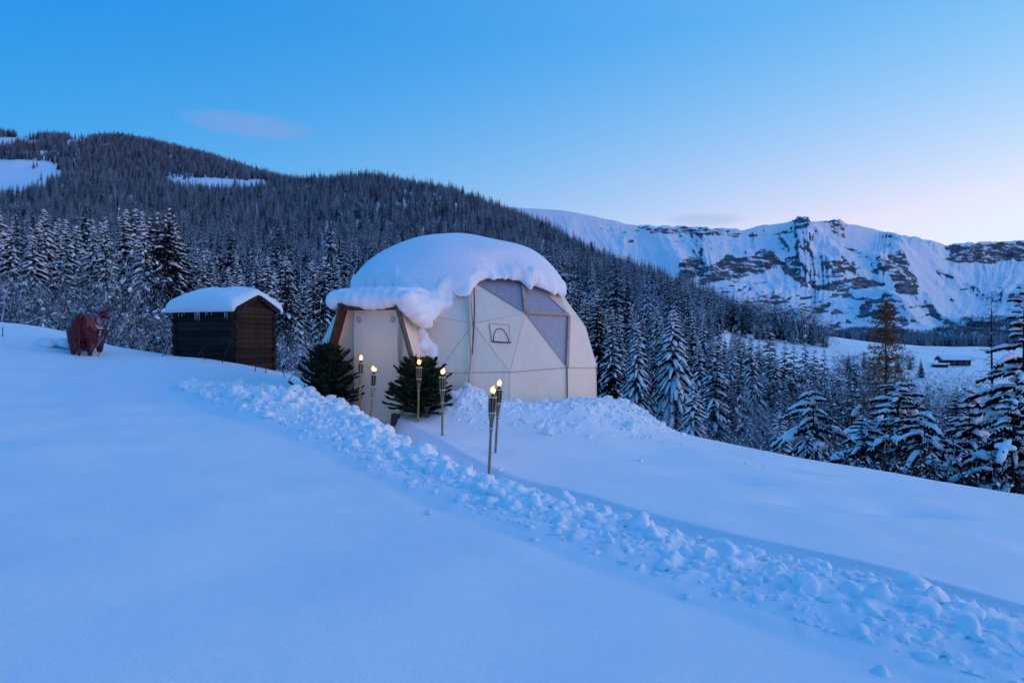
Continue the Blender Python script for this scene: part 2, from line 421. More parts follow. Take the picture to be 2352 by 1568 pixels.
# ------------------------------------------------------------------ the ground near the camera: one height function
CTRL = [(0, 1, -1.60), (-4, 1, -1.27), (4, 1, -1.95), (0, 5, -1.70), (-5, 5, -1.30), (5, 5.2, -2.12), (-0.34, 10, -1.86), (-6, 10, -1.30),
        (5, 10, -2.32), (-1.93, 14, -1.62), (-3.1, 14, -1.52), (-1.28, 12.5, -1.72), (1.2, 12.5, -1.93), (-8.6, 21.5, -0.72), (-8.2, 24, -0.96),
        (-11.5, 23.2, -0.40), (-12.0, 19.5, -0.36), (-10, 15, -0.80), (-6, 17, -1.12), (-14, 14, -0.35), (-9, 8, -1.0), (-14, 8, -0.6),
        (-19.5, 26, 0.76), (-17.2, 25.5, 0.66), (-14.8, 25, 0.08), (-12.4, 25, -0.40), (-6.1, 22, -1.35), (-1.5, 24, -1.8), (-1.5, 18.5, -1.75),
        (2.4, 18.5, -1.66), (3.7, 18.2, -2.10), (5.7, 17.2, -2.43), (8.4, 16, -2.84), (11.2, 15, -3.22), (8, 11, -2.72), (14, 12, -3.6), (-20, 20, 0.6), (-22, 12, 0.2)]
CTRL = np.array(CTRL, float)
def _tps_k(r2): return np.where(r2 > 1e-12, 0.5 * r2 * np.log(np.maximum(r2, 1e-12)), 0)
_n = len(CTRL)
_d2 = ((CTRL[:, None, :2] - CTRL[None, :, :2]) ** 2).sum(2)
_A = np.zeros((_n + 3, _n + 3)); _A[:_n, :_n] = _tps_k(_d2) + np.eye(_n) * 0.6
_A[:_n, _n] = 1; _A[:_n, _n + 1:] = CTRL[:, :2]; _A[_n, :_n] = 1; _A[_n + 1:, :_n] = CTRL[:, :2].T
_w = np.linalg.solve(_A, np.concatenate([CTRL[:, 2], [0, 0, 0]]))
def tps(X, Y):
    z = _w[_n] + _w[_n + 1] * X + _w[_n + 2] * Y
    for i in range(_n): z = z + _w[i] * _tps_k((X - CTRL[i, 0]) ** 2 + (Y - CTRL[i, 1]) ** 2)
    return z
CREST = np.array([(-900, 28), (0, 26.5), (250, 25.5), (400, 25.6), (640, 24.5), (800, 23.5), (1100, 23.5), (1300, 21), (1400, 19.3), (1500, 18.8), (1700, 17.8), (2000, 16.6), (2352, 15.6), (3200, 14.5)], float)

def seg_dist(X, Y, P):
    """distance to a polyline and the interpolated extra columns of it"""
    best = np.full(np.shape(X), 1e9); side = np.zeros(np.shape(X)); ex = np.zeros(np.shape(X) + (P.shape[1] - 2,))
    for a, b in zip(P[:-1], P[1:]):
        d = b[:2] - a[:2]; L2 = d @ d
        t = np.clip(((X - a[0]) * d[0] + (Y - a[1]) * d[1]) / L2, 0, 1)
        qx, qy = X - (a[0] + t * d[0]), Y - (a[1] + t * d[1])
        r = np.hypot(qx, qy); m_ = r < best
        best = np.where(m_, r, best)
        side = np.where(m_, np.sign(d[0] * qy - d[1] * qx), side)
        e = a[2:] + t[..., None] * (b[2:] - a[2:])
        ex = np.where(m_[..., None], e, ex)
    return best, side, ex
# trench centre line and the shovelled bank beside it: x, y, (depth, half width) / (height, half width)
LIP = np.array([(-2.45, 14.0), (-0.9, 11.2), (0.15, 9.5), (1.15, 8.0), (2.25, 6.73), (3.14, 5.97), (3.95, 5.1), (5.0, 4.0), (6.2, 2.6)])
TRENCH = np.array([(-2.95, 14.5, 0.42, 0.45), (-2.7, 13.6, 0.42, 0.45), (-1.25, 10.95, 0.42, 0.40), (-0.2, 9.25, 0.42, 0.38), (0.8, 7.75, 0.42, 0.36), (1.9, 6.5, 0.42, 0.36), (2.8, 5.72, 0.42, 0.36), (3.65, 4.85, 0.42, 0.36), (4.7, 3.8, 0.42, 0.36), (5.9, 2.4, 0.42, 0.36)])
BANK = np.array([(-7.4, 15.7, 0.06, 0.45), (-6.3, 14.9, 0.16, 0.8), (-5.3, 14.2, 0.30, 1.1), (-4.2, 13.4, 0.36, 1.25), (-3.2, 12.5, 0.26, 1.2), (-2.1, 11.1, 0.17, 1.0), (-1.0, 9.3, 0.13, 0.90), (0.0, 7.6, 0.11, 0.80), (1.1, 6.15, 0.11, 0.78), (2.0, 5.2, 0.12, 0.78), (2.85, 4.35, 0.12, 0.78), (3.9, 3.3, 0.12, 0.78), (5.2, 2.0, 0.05, 0.5)])
PILE = np.array([(-1.35, 14.5, 0.45, 0.45), (-0.95, 14.55, 0.72, 0.50), (-0.45, 14.6, 0.46, 0.6), (0.3, 14.6, 0.40, 0.75), (1.2, 14.9, 0.52, 0.95), (2.2, 15.8, 0.52, 0.95), (3.0, 17.2, 0.36, 0.8), (3.3, 18.6, 0.15, 0.6)])
DENTS = [(5.2, 13.2, 0.9, 0.35, 0.05), (6.4, 12.2, 1.1, 0.4, 0.05), (3.4, 11.0, 1.0, 0.4, 0.05), (7.2, 13.8, 1.3, 0.4, 0.05), (4.2, 9.2, 0.7, 0.4, 0.06), (5.6, 9.6, 0.7, 0.3, 0.05), (3.0, 13.4, 0.8, 0.4, 0.04), (8.6, 11.5, 1.4, 0.4, 0.05), (2.0, 12.2, 1.0, 0.35, 0.03), (6.6, 7.7, 0.9, 0.5, 0.05)]

def field_z(X, Y, detail=True):
    X = np.asarray(X, float); Y = np.asarray(Y, float)
    z = tps(X, Y)
    px = CX + F * X / np.maximum(Y, 1.0)
    yc = np.interp(px, CREST[:, 0], CREST[:, 1])
    k = 1.1
    s = (Y - yc) * k
    z = z - 0.42 * np.where(s > 30, s, np.log1p(np.exp(np.clip(s, -30, 30)))) / k
    # slow swells of wind-packed snow
    z = z + 0.070 * fbm(X * 0.35 + 3, Y * 0.30 + 7, 3, 5) + 0.020 * fbm(X * 1.1, Y * 0.9, 2, 9) + 0.035 * fbm(X * 0.7 + 11, Y * 0.6 + 2, 2, 15) * np.exp(-Y / 14)
    for dx, dy, rx, ry, dep in DENTS:
        z = z - 3.0 * dep * np.exp(-(((X - dx) / rx) ** 2 + ((Y - dy) / ry) ** 2))
    d, sd, e = seg_dist(X, Y, BANK)
    b = e[..., 0] * np.clip(1 - (d / (e[..., 1] * 1.25)) ** 2, 0, 1)
    d2, sd2, e2 = seg_dist(X, Y, PILE)
    p = e2[..., 0] * np.exp(-(d2 / e2[..., 1]) ** 2 * 1.3)
    lump = np.clip(b / (e[..., 0] + 0.01) * 1.5, 0, 1) + np.clip(p / 0.15, 0, 1)
    if detail:
        z = z + np.clip(lump, 0, 1) * (0.06 * fbm(X * 2.6, Y * 2.6, 3, 21) + 0.06 * np.abs(fbm(X * 5.0, Y * 5.0, 3, 31)))
    dt, st, et = seg_dist(X, Y, TRENCH)
    wall = 1 - sstep(et[..., 1] * 0.62, et[..., 1] * 1.25, dt + 0.035 * fbm(X * 1.3, Y * 1.3, 2, 41))
    z = z + (b + p) * (1 - wall) - et[..., 0] * wall
    return z

# mid terrain, read column by column: photo column -> (distance, photo row of the bare ground)
COLS = {
    -500: [(45, 770), (80, 805), (130, 765), (200, 700), (300, 640), (450, 600), (700, 545), (1000, 505), (1250, 450), (1500, 372), (1700, 340), (1900, 315), (2100, 320), (2700, 345)],
    0: [(45, 785), (80, 815), (130, 770), (200, 700), (300, 640), (450, 600), (700, 545), (1000, 500), (1100, 466), (1250, 447), (1500, 367), (1600, 352), (1700, 336), (1800, 318), (1900, 313), (2100, 320), (2700, 345)],
    125: [(45, 800), (80, 822), (130, 780), (200, 710), (300, 650), (450, 605), (700, 545), (1000, 482), (1200, 442), (1350, 408), (1500, 376), (1650, 350), (1800, 332), (1950, 320), (2150, 322), (2700, 345)],
    300: [(45, 812), (80, 832), (130, 790), (200, 720), (300, 660), (450, 610), (700, 545), (1000, 480), (1200, 440), (1350, 424), (1500, 405), (1700, 362), (1900, 328), (2000, 319), (2200, 326), (2700, 350)],
    480: [(45, 835), (80, 852), (130, 805), (200, 737), (300, 675), (450, 620), (700, 555), (1000, 490), (1200, 455), (1300, 442), (1380, 430), (1500, 408), (1700, 386), (1900, 366), (2000, 362), (2200, 372), (2700, 400)],
    600: [(45, 845), (80, 862), (130, 812), (200, 743), (300, 682), (450, 626), (700, 560), (1000, 490), (1200, 455), (1300, 446), (1400, 434), (1500, 420), (1650, 411), (1800, 403), (2100, 415), (2700, 440)],
    700: [(45, 855), (80, 872), (130, 822), (200, 752), (300, 690), (450, 632), (700, 565), (1000, 492), (1200, 447), (1350, 423), (1500, 426), (1800, 440), (2700, 480)],
    860: [(45, 880), (80, 892), (130, 835), (200, 762), (300, 702), (450, 640), (700, 567), (1000, 482), (1200, 430), (1300, 413), (1450, 420), (1800, 460), (2700, 520)],
    1050: [(45, 905), (80, 915), (130, 845), (200, 775), (300, 712), (450, 650), (700, 578), (1000, 492), (1150, 456), (1250, 446), (1400, 456), (1800, 500), (2700, 560)],
    1250: [(45, 945), (80, 945), (130, 865), (200, 792), (300, 732), (450, 672), (700, 602), (900, 556), (1050, 531), (1200, 536), (1800, 580), (2700, 620)],
    1450: [(45, 1005), (80, 985), (130, 902), (200, 832), (300, 767), (450, 707), (600, 667), (750, 642), (850, 633), (1000, 641), (1400, 670), (2000, 690), (2700, 690)],
    1600: [(45, 1050), (80, 1012), (130, 922), (200, 857), (300, 792), (450, 732), (600, 700), (700, 690), (850, 694), (1200, 720), (2700, 730)],
    1700: [(45, 1080), (80, 1032), (130, 945), (200, 882), (300, 817), (400, 784), (500, 760), (600, 743), (750, 738), (1200, 748), (2700, 760)],
    1900: [(45, 1130), (80, 1062), (130, 972), (200, 907), (300, 848), (400, 806), (480, 788), (600, 774), (750, 777), (1200, 787), (2700, 790)],
    2100: [(45, 1165), (80, 1092), (130, 1002), (200, 930), (300, 864), (400, 826), (500, 802), (700, 794), (1200, 800), (2700, 795)],
    2352: [(45, 1205), (80, 1122), (130, 1012), (200, 932), (300, 868), (400, 832), (600, 806), (900, 793), (1500, 790), (2700, 790)],
    2900: [(45, 1230), (80, 1130), (130, 1020), (200, 935), (300, 870), (400, 835), (600, 810), (900, 796), (1500, 792), (2700, 792)],
}
_LY = np.linspace(math.log(30), math.log(2700), 260)
_PX = np.linspace(-500, 2900, 341)
_tab = []
for c in sorted(COLS):
    y, p = np.array(COLS[c], float).T
    row = np.interp(_LY, np.log(y), p)
    kk = np.exp(-np.linspace(-2, 2, 9) ** 2); kk /= kk.sum()
    row = np.convolve(np.pad(row, 4, 'edge'), kk, 'valid'); _tab.append(row)
_tab = np.array(_tab)
_TAB = np.array([np.interp(_PX, sorted(COLS), _tab[:, j]) for j in range(len(_LY))])
kk = np.exp(-np.linspace(-2, 2, 11) ** 2); kk /= kk.sum()
_TAB = np.array([np.convolve(np.pad(r_, 5, 'edge'), kk, 'valid') for r_ in _TAB])
def mid_z(X, Y):
    X = np.asarray(X, float); Y = np.asarray(Y, float)
    px = np.clip(CX + F * X / Y, -499, 2899); ly = np.clip(np.log(Y), _LY[0], _LY[-1] - 1e-6)
    i = (px - _PX[0]) / (_PX[1] - _PX[0]); j = (ly - _LY[0]) / (_LY[1] - _LY[0])
    i0 = np.clip(np.floor(i).astype(int), 0, len(_PX) - 2); j0 = np.clip(np.floor(j).astype(int), 0, len(_LY) - 2)
    a, b = i - i0, j - j0
    py = (_TAB[j0, i0] * (1 - a) + _TAB[j0, i0 + 1] * a) * (1 - b) + (_TAB[j0 + 1, i0] * (1 - a) + _TAB[j0 + 1, i0 + 1] * a) * b
    z = (CY - py) / F * Y
    return z + 0.004 * Y * fbm(X / 60, Y / 60, 4, 3) * np.clip((Y - 60) / 100, 0, 1)
def ground_z(X, Y):
    X = np.atleast_1d(np.asarray(X, float)); Y = np.atleast_1d(np.asarray(Y, float))
    t = sstep(24, 42, Y)
    out = np.zeros(X.shape)
    near = t < 1; far = t > 0
    zf = np.zeros(X.shape); zm = np.zeros(X.shape)
    if near.any(): zf[near] = field_z(X[near], Y[near])
    if far.any(): zm[far] = mid_z(X[far], Y[far])
    return zf * (1 - t) + zm * t
def gz(x, y): return float(ground_z(x, y)[0])

def sheet(name, XX, YY, ZZ, mat, smooth=True):
    r_, c_ = XX.shape
    V = np.stack([XX, YY, ZZ], 2).reshape(-1, 3)
    i = np.arange(r_ * c_).reshape(r_, c_)
    Q = np.stack([i[:-1, :-1], i[:-1, 1:], i[1:, 1:], i[1:, :-1]], 2).reshape(-1, 4)
    return mesh_np(name, V, np.zeros((0, 3), int), Q, mat, smooth)

ys = np.concatenate([np.linspace(-9, 1.0, 14)[:-1], np.geomspace(1.0, 46, 430)])
us = np.linspace(-1.0, 1.0, 470)
YY, UU = np.meshgrid(ys, us, indexing='ij')
XX = UU * (np.maximum(YY, 0) * 0.92 + 4)
ZZ = ground_z(XX.ravel(), YY.ravel()).reshape(XX.shape)
tag(link('snow_field', sheet('snow_field', XX, YY, ZZ, M['snow'])), 'smooth snow covered meadow sloping down to the right', None, None, 'structure')
ys = np.geomspace(41, 2690, 300)
us = np.linspace(-1.5, 1.3, 430)
YY, UU = np.meshgrid(ys, us, indexing='ij')
XX = UU * YY
ZZ = mid_z(XX.ravel(), YY.ravel()).reshape(XX.shape) - 0.06
tag(link('hillside', sheet('hillside', XX, YY, ZZ, M['snow_far'])), 'snowy valley and hillside under the forest', None, None, 'structure')

# ------------------------------------------------------------------ the far mountain
SIL = np.array([(700, 470), (900, 455), (1100, 470), (1200, 478), (1245, 480), (1290, 483), (1340, 491), (1400, 505), (1450, 515), (1500, 518), (1600, 521), (1690, 526), (1702, 530), (1740, 520), (1800, 511), (1824, 506), (1831, 497), (1857, 497), (1863, 508), (1900, 506), (1915, 502), (1930, 503), (1942, 514), (1990, 521), (2050, 536), (2100, 546), (2140, 553), (2170, 562), (2220, 558), (2270, 555), (2352, 553), (2500, 548), (2800, 560), (3100, 600)], float)
pxs = np.concatenate([np.linspace(700, 1200, 40)[:-1], np.linspace(1200, 2420, 620), np.linspace(2420, 3100, 50)[1:]])
ss = np.concatenate([np.linspace(0, 1.0, 400), 1.0 + np.linspace(0.004, 0.18, 14)])
PXg, Sg = np.meshgrid(pxs, ss, indexing='xy')
crest_py = np.interp(PXg, SIL[:, 0], SIL[:, 1]) + 2.6 * fbm(PXg / 16, PXg * 0 + 4, 4, 57) * sstep(1280, 1420, PXg)
Yc = np.interp(PXg, [700, 1250, 1850, 2050, 2170, 2352, 3100], [4200, 4250, 4400, 4600, 5000, 5100, 5000])
Y0 = 2250.0
s1 = np.clip(Sg, 0, 1)
Yg = Y0 + (Yc - Y0) * Sg
prof = 0.16 * s1 + 0.84 * s1 ** 1.75
base_py = np.interp(PXg, [700, 1500, 2352, 3100], [800, 800, 798, 798])
py = base_py + (crest_py - base_py) * prof + 14 * 0 + np.clip(Sg - 1, 0, 1) * 900
Zg = (CY - py) / F * Yg
Xg = (PXg - CX) / F * Yg
# ribs and gullies running down the fall line
def ridged(x, y, oct, seed):
    s_, a_, w_, tot = 0.0, 1.0, 1.0, 0.0
    for o in range(oct):
        n_ = 1 - np.abs(2 * vnoise(x * 2 ** o, y * 2 ** o, seed + 13 * o) - 1)
        n_ = n_ * n_ * w_; s_ = s_ + a_ * n_; tot += a_; a_ *= 0.52; w_ = np.clip(n_ * 1.8, 0, 1)
    return s_ / tot
drop = (base_py - (base_py + (crest_py - base_py) * prof)) - (base_py - crest_py)      # photo rows below the crest, negative
lean = np.interp(PXg, [1150, 1450, 1700, 1850, 2100, 2350], [0.95, 0.70, 0.30, 0.05, -0.15, -0.5])
wv = PXg + lean * drop + 22 * fbm(PXg / 80, s1 * 5.0, 4, 61)
amp2 = sstep(0.25, 0.8, vnoise(PXg / 45 + 7, s1 * 4.0, 67))
rib2 = 1 - np.abs(fbm(wv / 24 + 5, s1 * 2.2, 2, 81)) * 2
rib3 = 1 - np.abs(fbm(wv / 10 + 2, s1 * 4.0, 2, 85)) * 2
env = sstep(0.10, 0.4, s1) * (1 - sstep(0.94, 1.0, s1))
wX, wY = Xg + 90 * fbm(Xg / 300, Yg / 300, 3, 92), Yg + 90 * fbm(Xg / 300 + 9, Yg / 300, 3, 94)
but = ridged(wX / 520, wY / 900 + 3, 6, 96) - 0.42
Zg = Zg + env * (150 * but + amp2 * sstep(0.40, 0.65, s1) * (17 * rib2 + 10 * rib3))
Zg = Zg + sstep(0.02, 0.2, s1) * (1 - sstep(0.90, 0.99, s1)) * (22 * fbm(Xg / 120, Yg / 150, 5, 91))
big = np.exp(-((PXg - 2075) / 60) ** 2) * sstep(0.25, 0.5, s1) * (1 - sstep(0.80, 1.0, s1)) * 70
bowl = np.exp(-((PXg - 2230) / 90) ** 2) * sstep(0.2, 0.45, s1) * (1 - sstep(0.75, 1.0, s1)) * -60
shelf = np.exp(-((PXg - 1700) / 150) ** 2) * np.exp(-((s1 - 0.60) / 0.07) ** 2) * 45
Zg = Zg + big + bowl + shelf
# rock bands: where cliffs are too steep to hold snow (rows in the picture of the bare terrain)
pyv = CY - Zg / Yg * F
def inpoly(px, py, poly):
    poly = np.array(poly, float); c = np.zeros(px.shape, bool); j = len(poly) - 1
    for i in range(len(poly)):
        xi, yi = poly[i]; xj, yj = poly[j]
        cond = ((yi > py) != (yj > py)) & (px < (xj - xi) * (py - yi) / (yj - yi + 1e-9) + xi)
        c ^= cond; j = i
    return c
wx = PXg + 9 * fbm(PXg / 16, pyv / 9, 3, 101); wy = pyv + 7 * fbm(PXg / 14 + 9, pyv / 12, 3, 111)
rock = np.full(PXg.shape, 0.16)
for poly, val in (([(1553, 632), (1556, 608), (1580, 588), (1605, 592), (1622, 604), (1650, 602), (1668, 583), (1690, 592), (1722, 590), (1742, 570), (1765, 574), (1786, 588), (1800, 604), (1770, 618), (1740, 630), (1690, 640), (1620, 652), (1570, 645)], 0.53),
                  ([(1780, 588), (1812, 606), (1832, 598), (1842, 612), (1830, 622), (1850, 640), (1862, 660), (1840, 655), (1815, 636), (1795, 622)], 0.56),
                  ([(1455, 517), (1530, 520), (1600, 523), (1690, 528), (1700, 534), (1694, 541), (1650, 538), (1560, 540), (1480, 530)], 0.50),
                  ([(1822, 506), (1831, 496), (1858, 496), (1864, 510), (1850, 522), (1800, 535), (1760, 540), (1820, 524)], 0.52),
                  ([(1890, 510), (1910, 500), (1932, 501), (1944, 516), (1925, 524), (1905, 518)], 0.52),
                  ([(2042, 585), (2062, 572), (2080, 590), (2092, 618), (2106, 640), (2108, 668), (2080, 676), (2060, 664), (2045, 640), (2030, 612)], 0.52),
                  ([(2060, 656), (2108, 654), (2108, 674), (2062, 672)], 0.68),
                  ([(2168, 566), (2220, 560), (2290, 556), (2430, 552), (2430, 590), (2330, 596), (2280, 606), (2220, 604), (2160, 600), (2184, 588)], 0.54),
                  ([(1935, 560), (1960, 570), (2000, 590), (2040, 596), (2030, 612), (1985, 604), (1950, 588)], 0.40),
                  ([(1860, 650), (1900, 655), (1930, 648), (1950, 655), (1930, 664), (1880, 668)], 0.60),
                  ([(1955, 652), (1990, 640), (2010, 650), (1990, 658)], 0.60),
                  ([(1640, 660), (1740, 668), (1830, 690), (1900, 716), (1860, 724), (1780, 700), (1660, 676)], 0.40)):
    ins = inpoly(wx, wy, poly)
    rock = np.where(ins, np.maximum(rock, val), rock)
clus = fbm(PXg / 130 + 3, pyv / 55, 3, 137)
tilt = pyv + 0.12 * (PXg - 1800) + 10 * fbm(PXg / 60, pyv / 40, 2, 139)
outc = fbm(PXg / 30 + 0.8 * fbm(PXg / 24, pyv / 16, 3, 133), tilt / 8, 5, 131) + 0.55 * clus
mid_band = sstep(0.12, 0.3, s1) * (1 - sstep(0.66, 0.85, s1)) * sstep(1560, 1760, PXg) * (1 - 0.85 * np.exp(-((PXg - 2260) / 110) ** 2))
rock = np.maximum(rock, 0.30 + 0.36 * sstep(0.05, 0.55, outc) * mid_band - 0.30 * (1 - mid_band))
rock = np.maximum(rock, 0.50 * sstep(0.52, 0.7, outc))
gyz = np.gradient(Zg, axis=0) / np.maximum(np.gradient(Yg, axis=0), 1e-3); gxz = np.gradient(Zg, axis=1) / np.maximum(np.gradient(Xg, axis=1), 1e-3)
steep = np.hypot(gyz, gxz)
rock = np.maximum(rock, np.where(PXg > 1560, 0.60, 0.36) * sstep(1.05, 1.6, steep + 0.35 * fbm(PXg / 9, pyv / 5, 3, 151)) * (s1 < 0.99))
rm = sstep(0.3, 0.55, rock)
Zg = Zg + rm * (16 * np.abs(fbm(Xg / 60, Zg / 22, 4, 141)) - 8)
me = sheet('mountain', Xg, Yg, Zg, M['mountain'])
att = me.attributes.new('rock', 'FLOAT', 'POINT'); att.data.foreach_set('value', rock.reshape(-1).astype(np.float32))
tag(link('mountain', me), 'snowy rocky mountain ridge with cliffs and gullies across the valley', None, None, 'structure')
_MX, _MY, _MZ = Xg, Yg, Zg

# ------------------------------------------------------------------ remeshed solids (soft snow, the cow)
def ellipsoid(mb, c, r, rot=None, src=None):
    v, t = src or ICO3
    p = v * np.asarray(r, float)
    if rot is not None: p = p @ np.array(rot).T
    mb.add(p + np.asarray(c, float), t=t)
def capsule(mb, a, b, ra, rb, n=8):
    a, b = np.asarray(a, float), np.asarray(b, float)
    for i in range(n + 1):
        t = i / n
        ellipsoid(mb, a + (b - a) * t, [ra + (rb - ra) * t] * 3, src=ICO2)
def remesh(mb, name, voxel, mat, smooth_it=6, smooth_fac=0.5, noise_amp=0.0, noise_freq=3.0, noise2=0.0):
    me0 = mb.mesh('tmp'); o = bpy.data.objects.new('tmp', me0); COL.objects.link(o)
    md = o.modifiers.new('r', 'REMESH'); md.mode = 'VOXEL'; md.voxel_size = voxel
    if smooth_it:
        ms = o.modifiers.new('s', 'SMOOTH'); ms.iterations = smooth_it; ms.factor = smooth_fac
    dg = bpy.context.evaluated_depsgraph_get(); dg.update()
    me = bpy.data.meshes.new_from_object(o.evaluated_get(dg)); me.name = name
    bpy.data.objects.remove(o); bpy.data.meshes.remove(me0)
    if noise_amp or noise2:
        n = len(me.vertices); co = np.zeros(n * 3, np.float32); no = np.zeros(n * 3, np.float32)
        me.vertices.foreach_get('co', co); me.vertices.foreach_get('normal', no)
        co = co.reshape(-1, 3); no = no.reshape(-1, 3)
        co = co + no * (noise_amp * sn(co, noise_freq) + noise2 * sn(co, noise_freq * 3.7, off=8))[:, None]
        me.vertices.foreach_set('co', co.astype(np.float32).ravel())
    me.polygons.foreach_set('use_smooth', np.ones(len(me.polygons), bool))
    me.materials.clear(); me.materials.append(mat); me.update()
    return me

# ------------------------------------------------------------------ the dome tent
DC = np.array([-1.48, 18.7, -1.35]); DR = 3.9; DROT = R(64.0)
def icosa_faces(freq):
    v = [(0, 0, 1)]; z = 1 / math.sqrt(5); r = 2 / math.sqrt(5)
    for i in range(5): v.append((r * math.cos(2 * math.pi * i / 5), r * math.sin(2 * math.pi * i / 5), z))
    for i in range(5): v.append((r * math.cos(2 * math.pi * (i + .5) / 5), r * math.sin(2 * math.pi * (i + .5) / 5), -z))
    v.append((0, 0, -1)); v = np.array(v)
    FA = []
    for i in range(5):
        j = (i + 1) % 5
        FA += [(0, 1 + i, 1 + j), (1 + i, 6 + i, 1 + j), (6 + i, 6 + j, 1 + j), (11, 6 + j, 6 + i)]
    verts, key, tris = [], {}, []
    def vid(p):
        p = p / np.linalg.norm(p); k = tuple(np.round(p, 5))
        if k not in key: key[k] = len(verts); verts.append(p)
        return key[k]
    for a, b, c in FA:
        g = {}
        for i in range(freq + 1):
            for j in range(freq + 1 - i):
                g[i, j] = vid((v[a] * (freq - i - j) + v[b] * i + v[c] * j) / freq)
        for i in range(freq):
            for j in range(freq - i):
                tris.append((g[i, j], g[i + 1, j], g[i, j + 1]))
                if i + j < freq - 1: tris.append((g[i + 1, j], g[i + 1, j + 1], g[i, j + 1]))
    return np.array(verts), tris
GV, GT = icosa_faces(3)
ca, sa = math.cos(DROT), math.sin(DROT)
GV = GV @ np.array([[ca, sa, 0], [-sa, ca, 0], [0, 0, 1]])
GT = [t for t in GT if GV[list(t), 2].min() > 0.1]
def near_v(d):
    d = np.array(d) / np.linalg.norm(d); return int(np.argmax(GV @ d))
VA, VB, VC = near_v((.17, -.86, .49)), near_v((.45, -.71, .54)), near_v((.73, -.44, .53))
VD, VE, VF, VG = near_v((.34, -.92, .22)), near_v((.68, -.70, .22)), near_v((.15, -.68, .71)), near_v((.45, -.46, .77))
dome = thing('dome_tent', 'cream canvas geodesic dome tent with snow cap and window panels', 'tent', tuple(DC))
FILM = [{VF, VG, VB}, {VG, VB, VC}, {VB, VC, VE}]
PALE = [t for t in GT if {VG, VC} <= set(t) and VB not in t]
used_edges = set()
def tri_panel(P3, inset, bulge, n=7):
    """a slightly blown-up triangular cloth panel"""
    cen = P3.mean(0)
    Q = np.array([cen + (p - cen) * (1 - inset / np.linalg.norm(p - cen) * 1.9) for p in P3])
    nrm = np.cross(Q[1] - Q[0], Q[2] - Q[0]); nrm /= np.linalg.norm(nrm)
    if nrm @ cen < 0: nrm = -nrm
    idx, V, T = {}, [], []
    for i in range(n + 1):
        for j in range(n + 1 - i):
            a, b_, c = i / n, j / n, 1 - i / n - j / n
            idx[i, j] = len(V)
            V.append(Q[0] * c + Q[1] * a + Q[2] * b_ + nrm * bulge * 27 * a * b_ * c)
    for i in range(n):
        for j in range(n - i):
            T.append((idx[i, j], idx[i + 1, j], idx[i, j + 1]))
            if i + j < n - 1: T.append((idx[i + 1, j], idx[i + 1, j + 1], idx[i, j + 1]))
    V = np.array(V); V = V + nrm * ((0.009 if bulge else 0.002) * sn(V, 2.2))[:, None]
    T = np.array(T)
    if np.cross(V[T[0, 1]] - V[T[0, 0]], V[T[0, 2]] - V[T[0, 0]]) @ nrm < 0: T = T[:, ::-1]
    return V, T
for t in GT:
    mb = MB()
    st = set(t)
    film = any(st == f for f in FILM); pale = t in PALE
    V, T = tri_panel(GV[list(t)] * DR, 0.003, 0.0 if film else 0.012)
    mb.add(V, t=T)
    o = link('window_panel' if (film or pale) else 'panel', mb.mesh('panel', M['film'] if film else M['film_pale'] if pale else M['canvas'], True), dome)
    if film: o['label'] = 'streaked clear plastic window panel'
_used = sorted({i for t in GT for i in t}); _re = {v: k for k, v in enumerate(_used)}
mb = MB(); mb.add(GV[_used] * (DR - 0.045), t=[tuple(_re[i] for i in t) for t in GT])
link('liner', mb.mesh('liner', M['liner']), dome)
# wooden bars round the window panels
for a, b_ in ((VG, VB), (VB, VC), (VC, VE)):
    pa, pb = GV[a] * (DR + 0.02), GV[b_] * (DR + 0.02)
    d = pb - pa; L = np.linalg.norm(d); d /= L
    n_ = (pa + pb); n_ /= np.linalg.norm(n_); s_ = np.cross(d, n_); s_ /= np.linalg.norm(s_); n_ = np.cross(s_, d)
    mb = MB(); mb.box((pa + pb) / 2, L - 0.04, 0.085, 0.05, d, s_, n_)
    link('window_bar', mb.mesh('window_bar', M['frame_wood']), dome)
for a, b_ in ((VF, VB), (VB, VE), (VG, VC)):
    pa, pb = GV[a] * (DR + 0.012), GV[b_] * (DR + 0.012)
    mb = MB(); mb.tube([pa, (pa + pb) / 2 * 1.0005, pb], 0.011, 6)
    link('seam', mb.mesh('seam', M['liner']), dome)
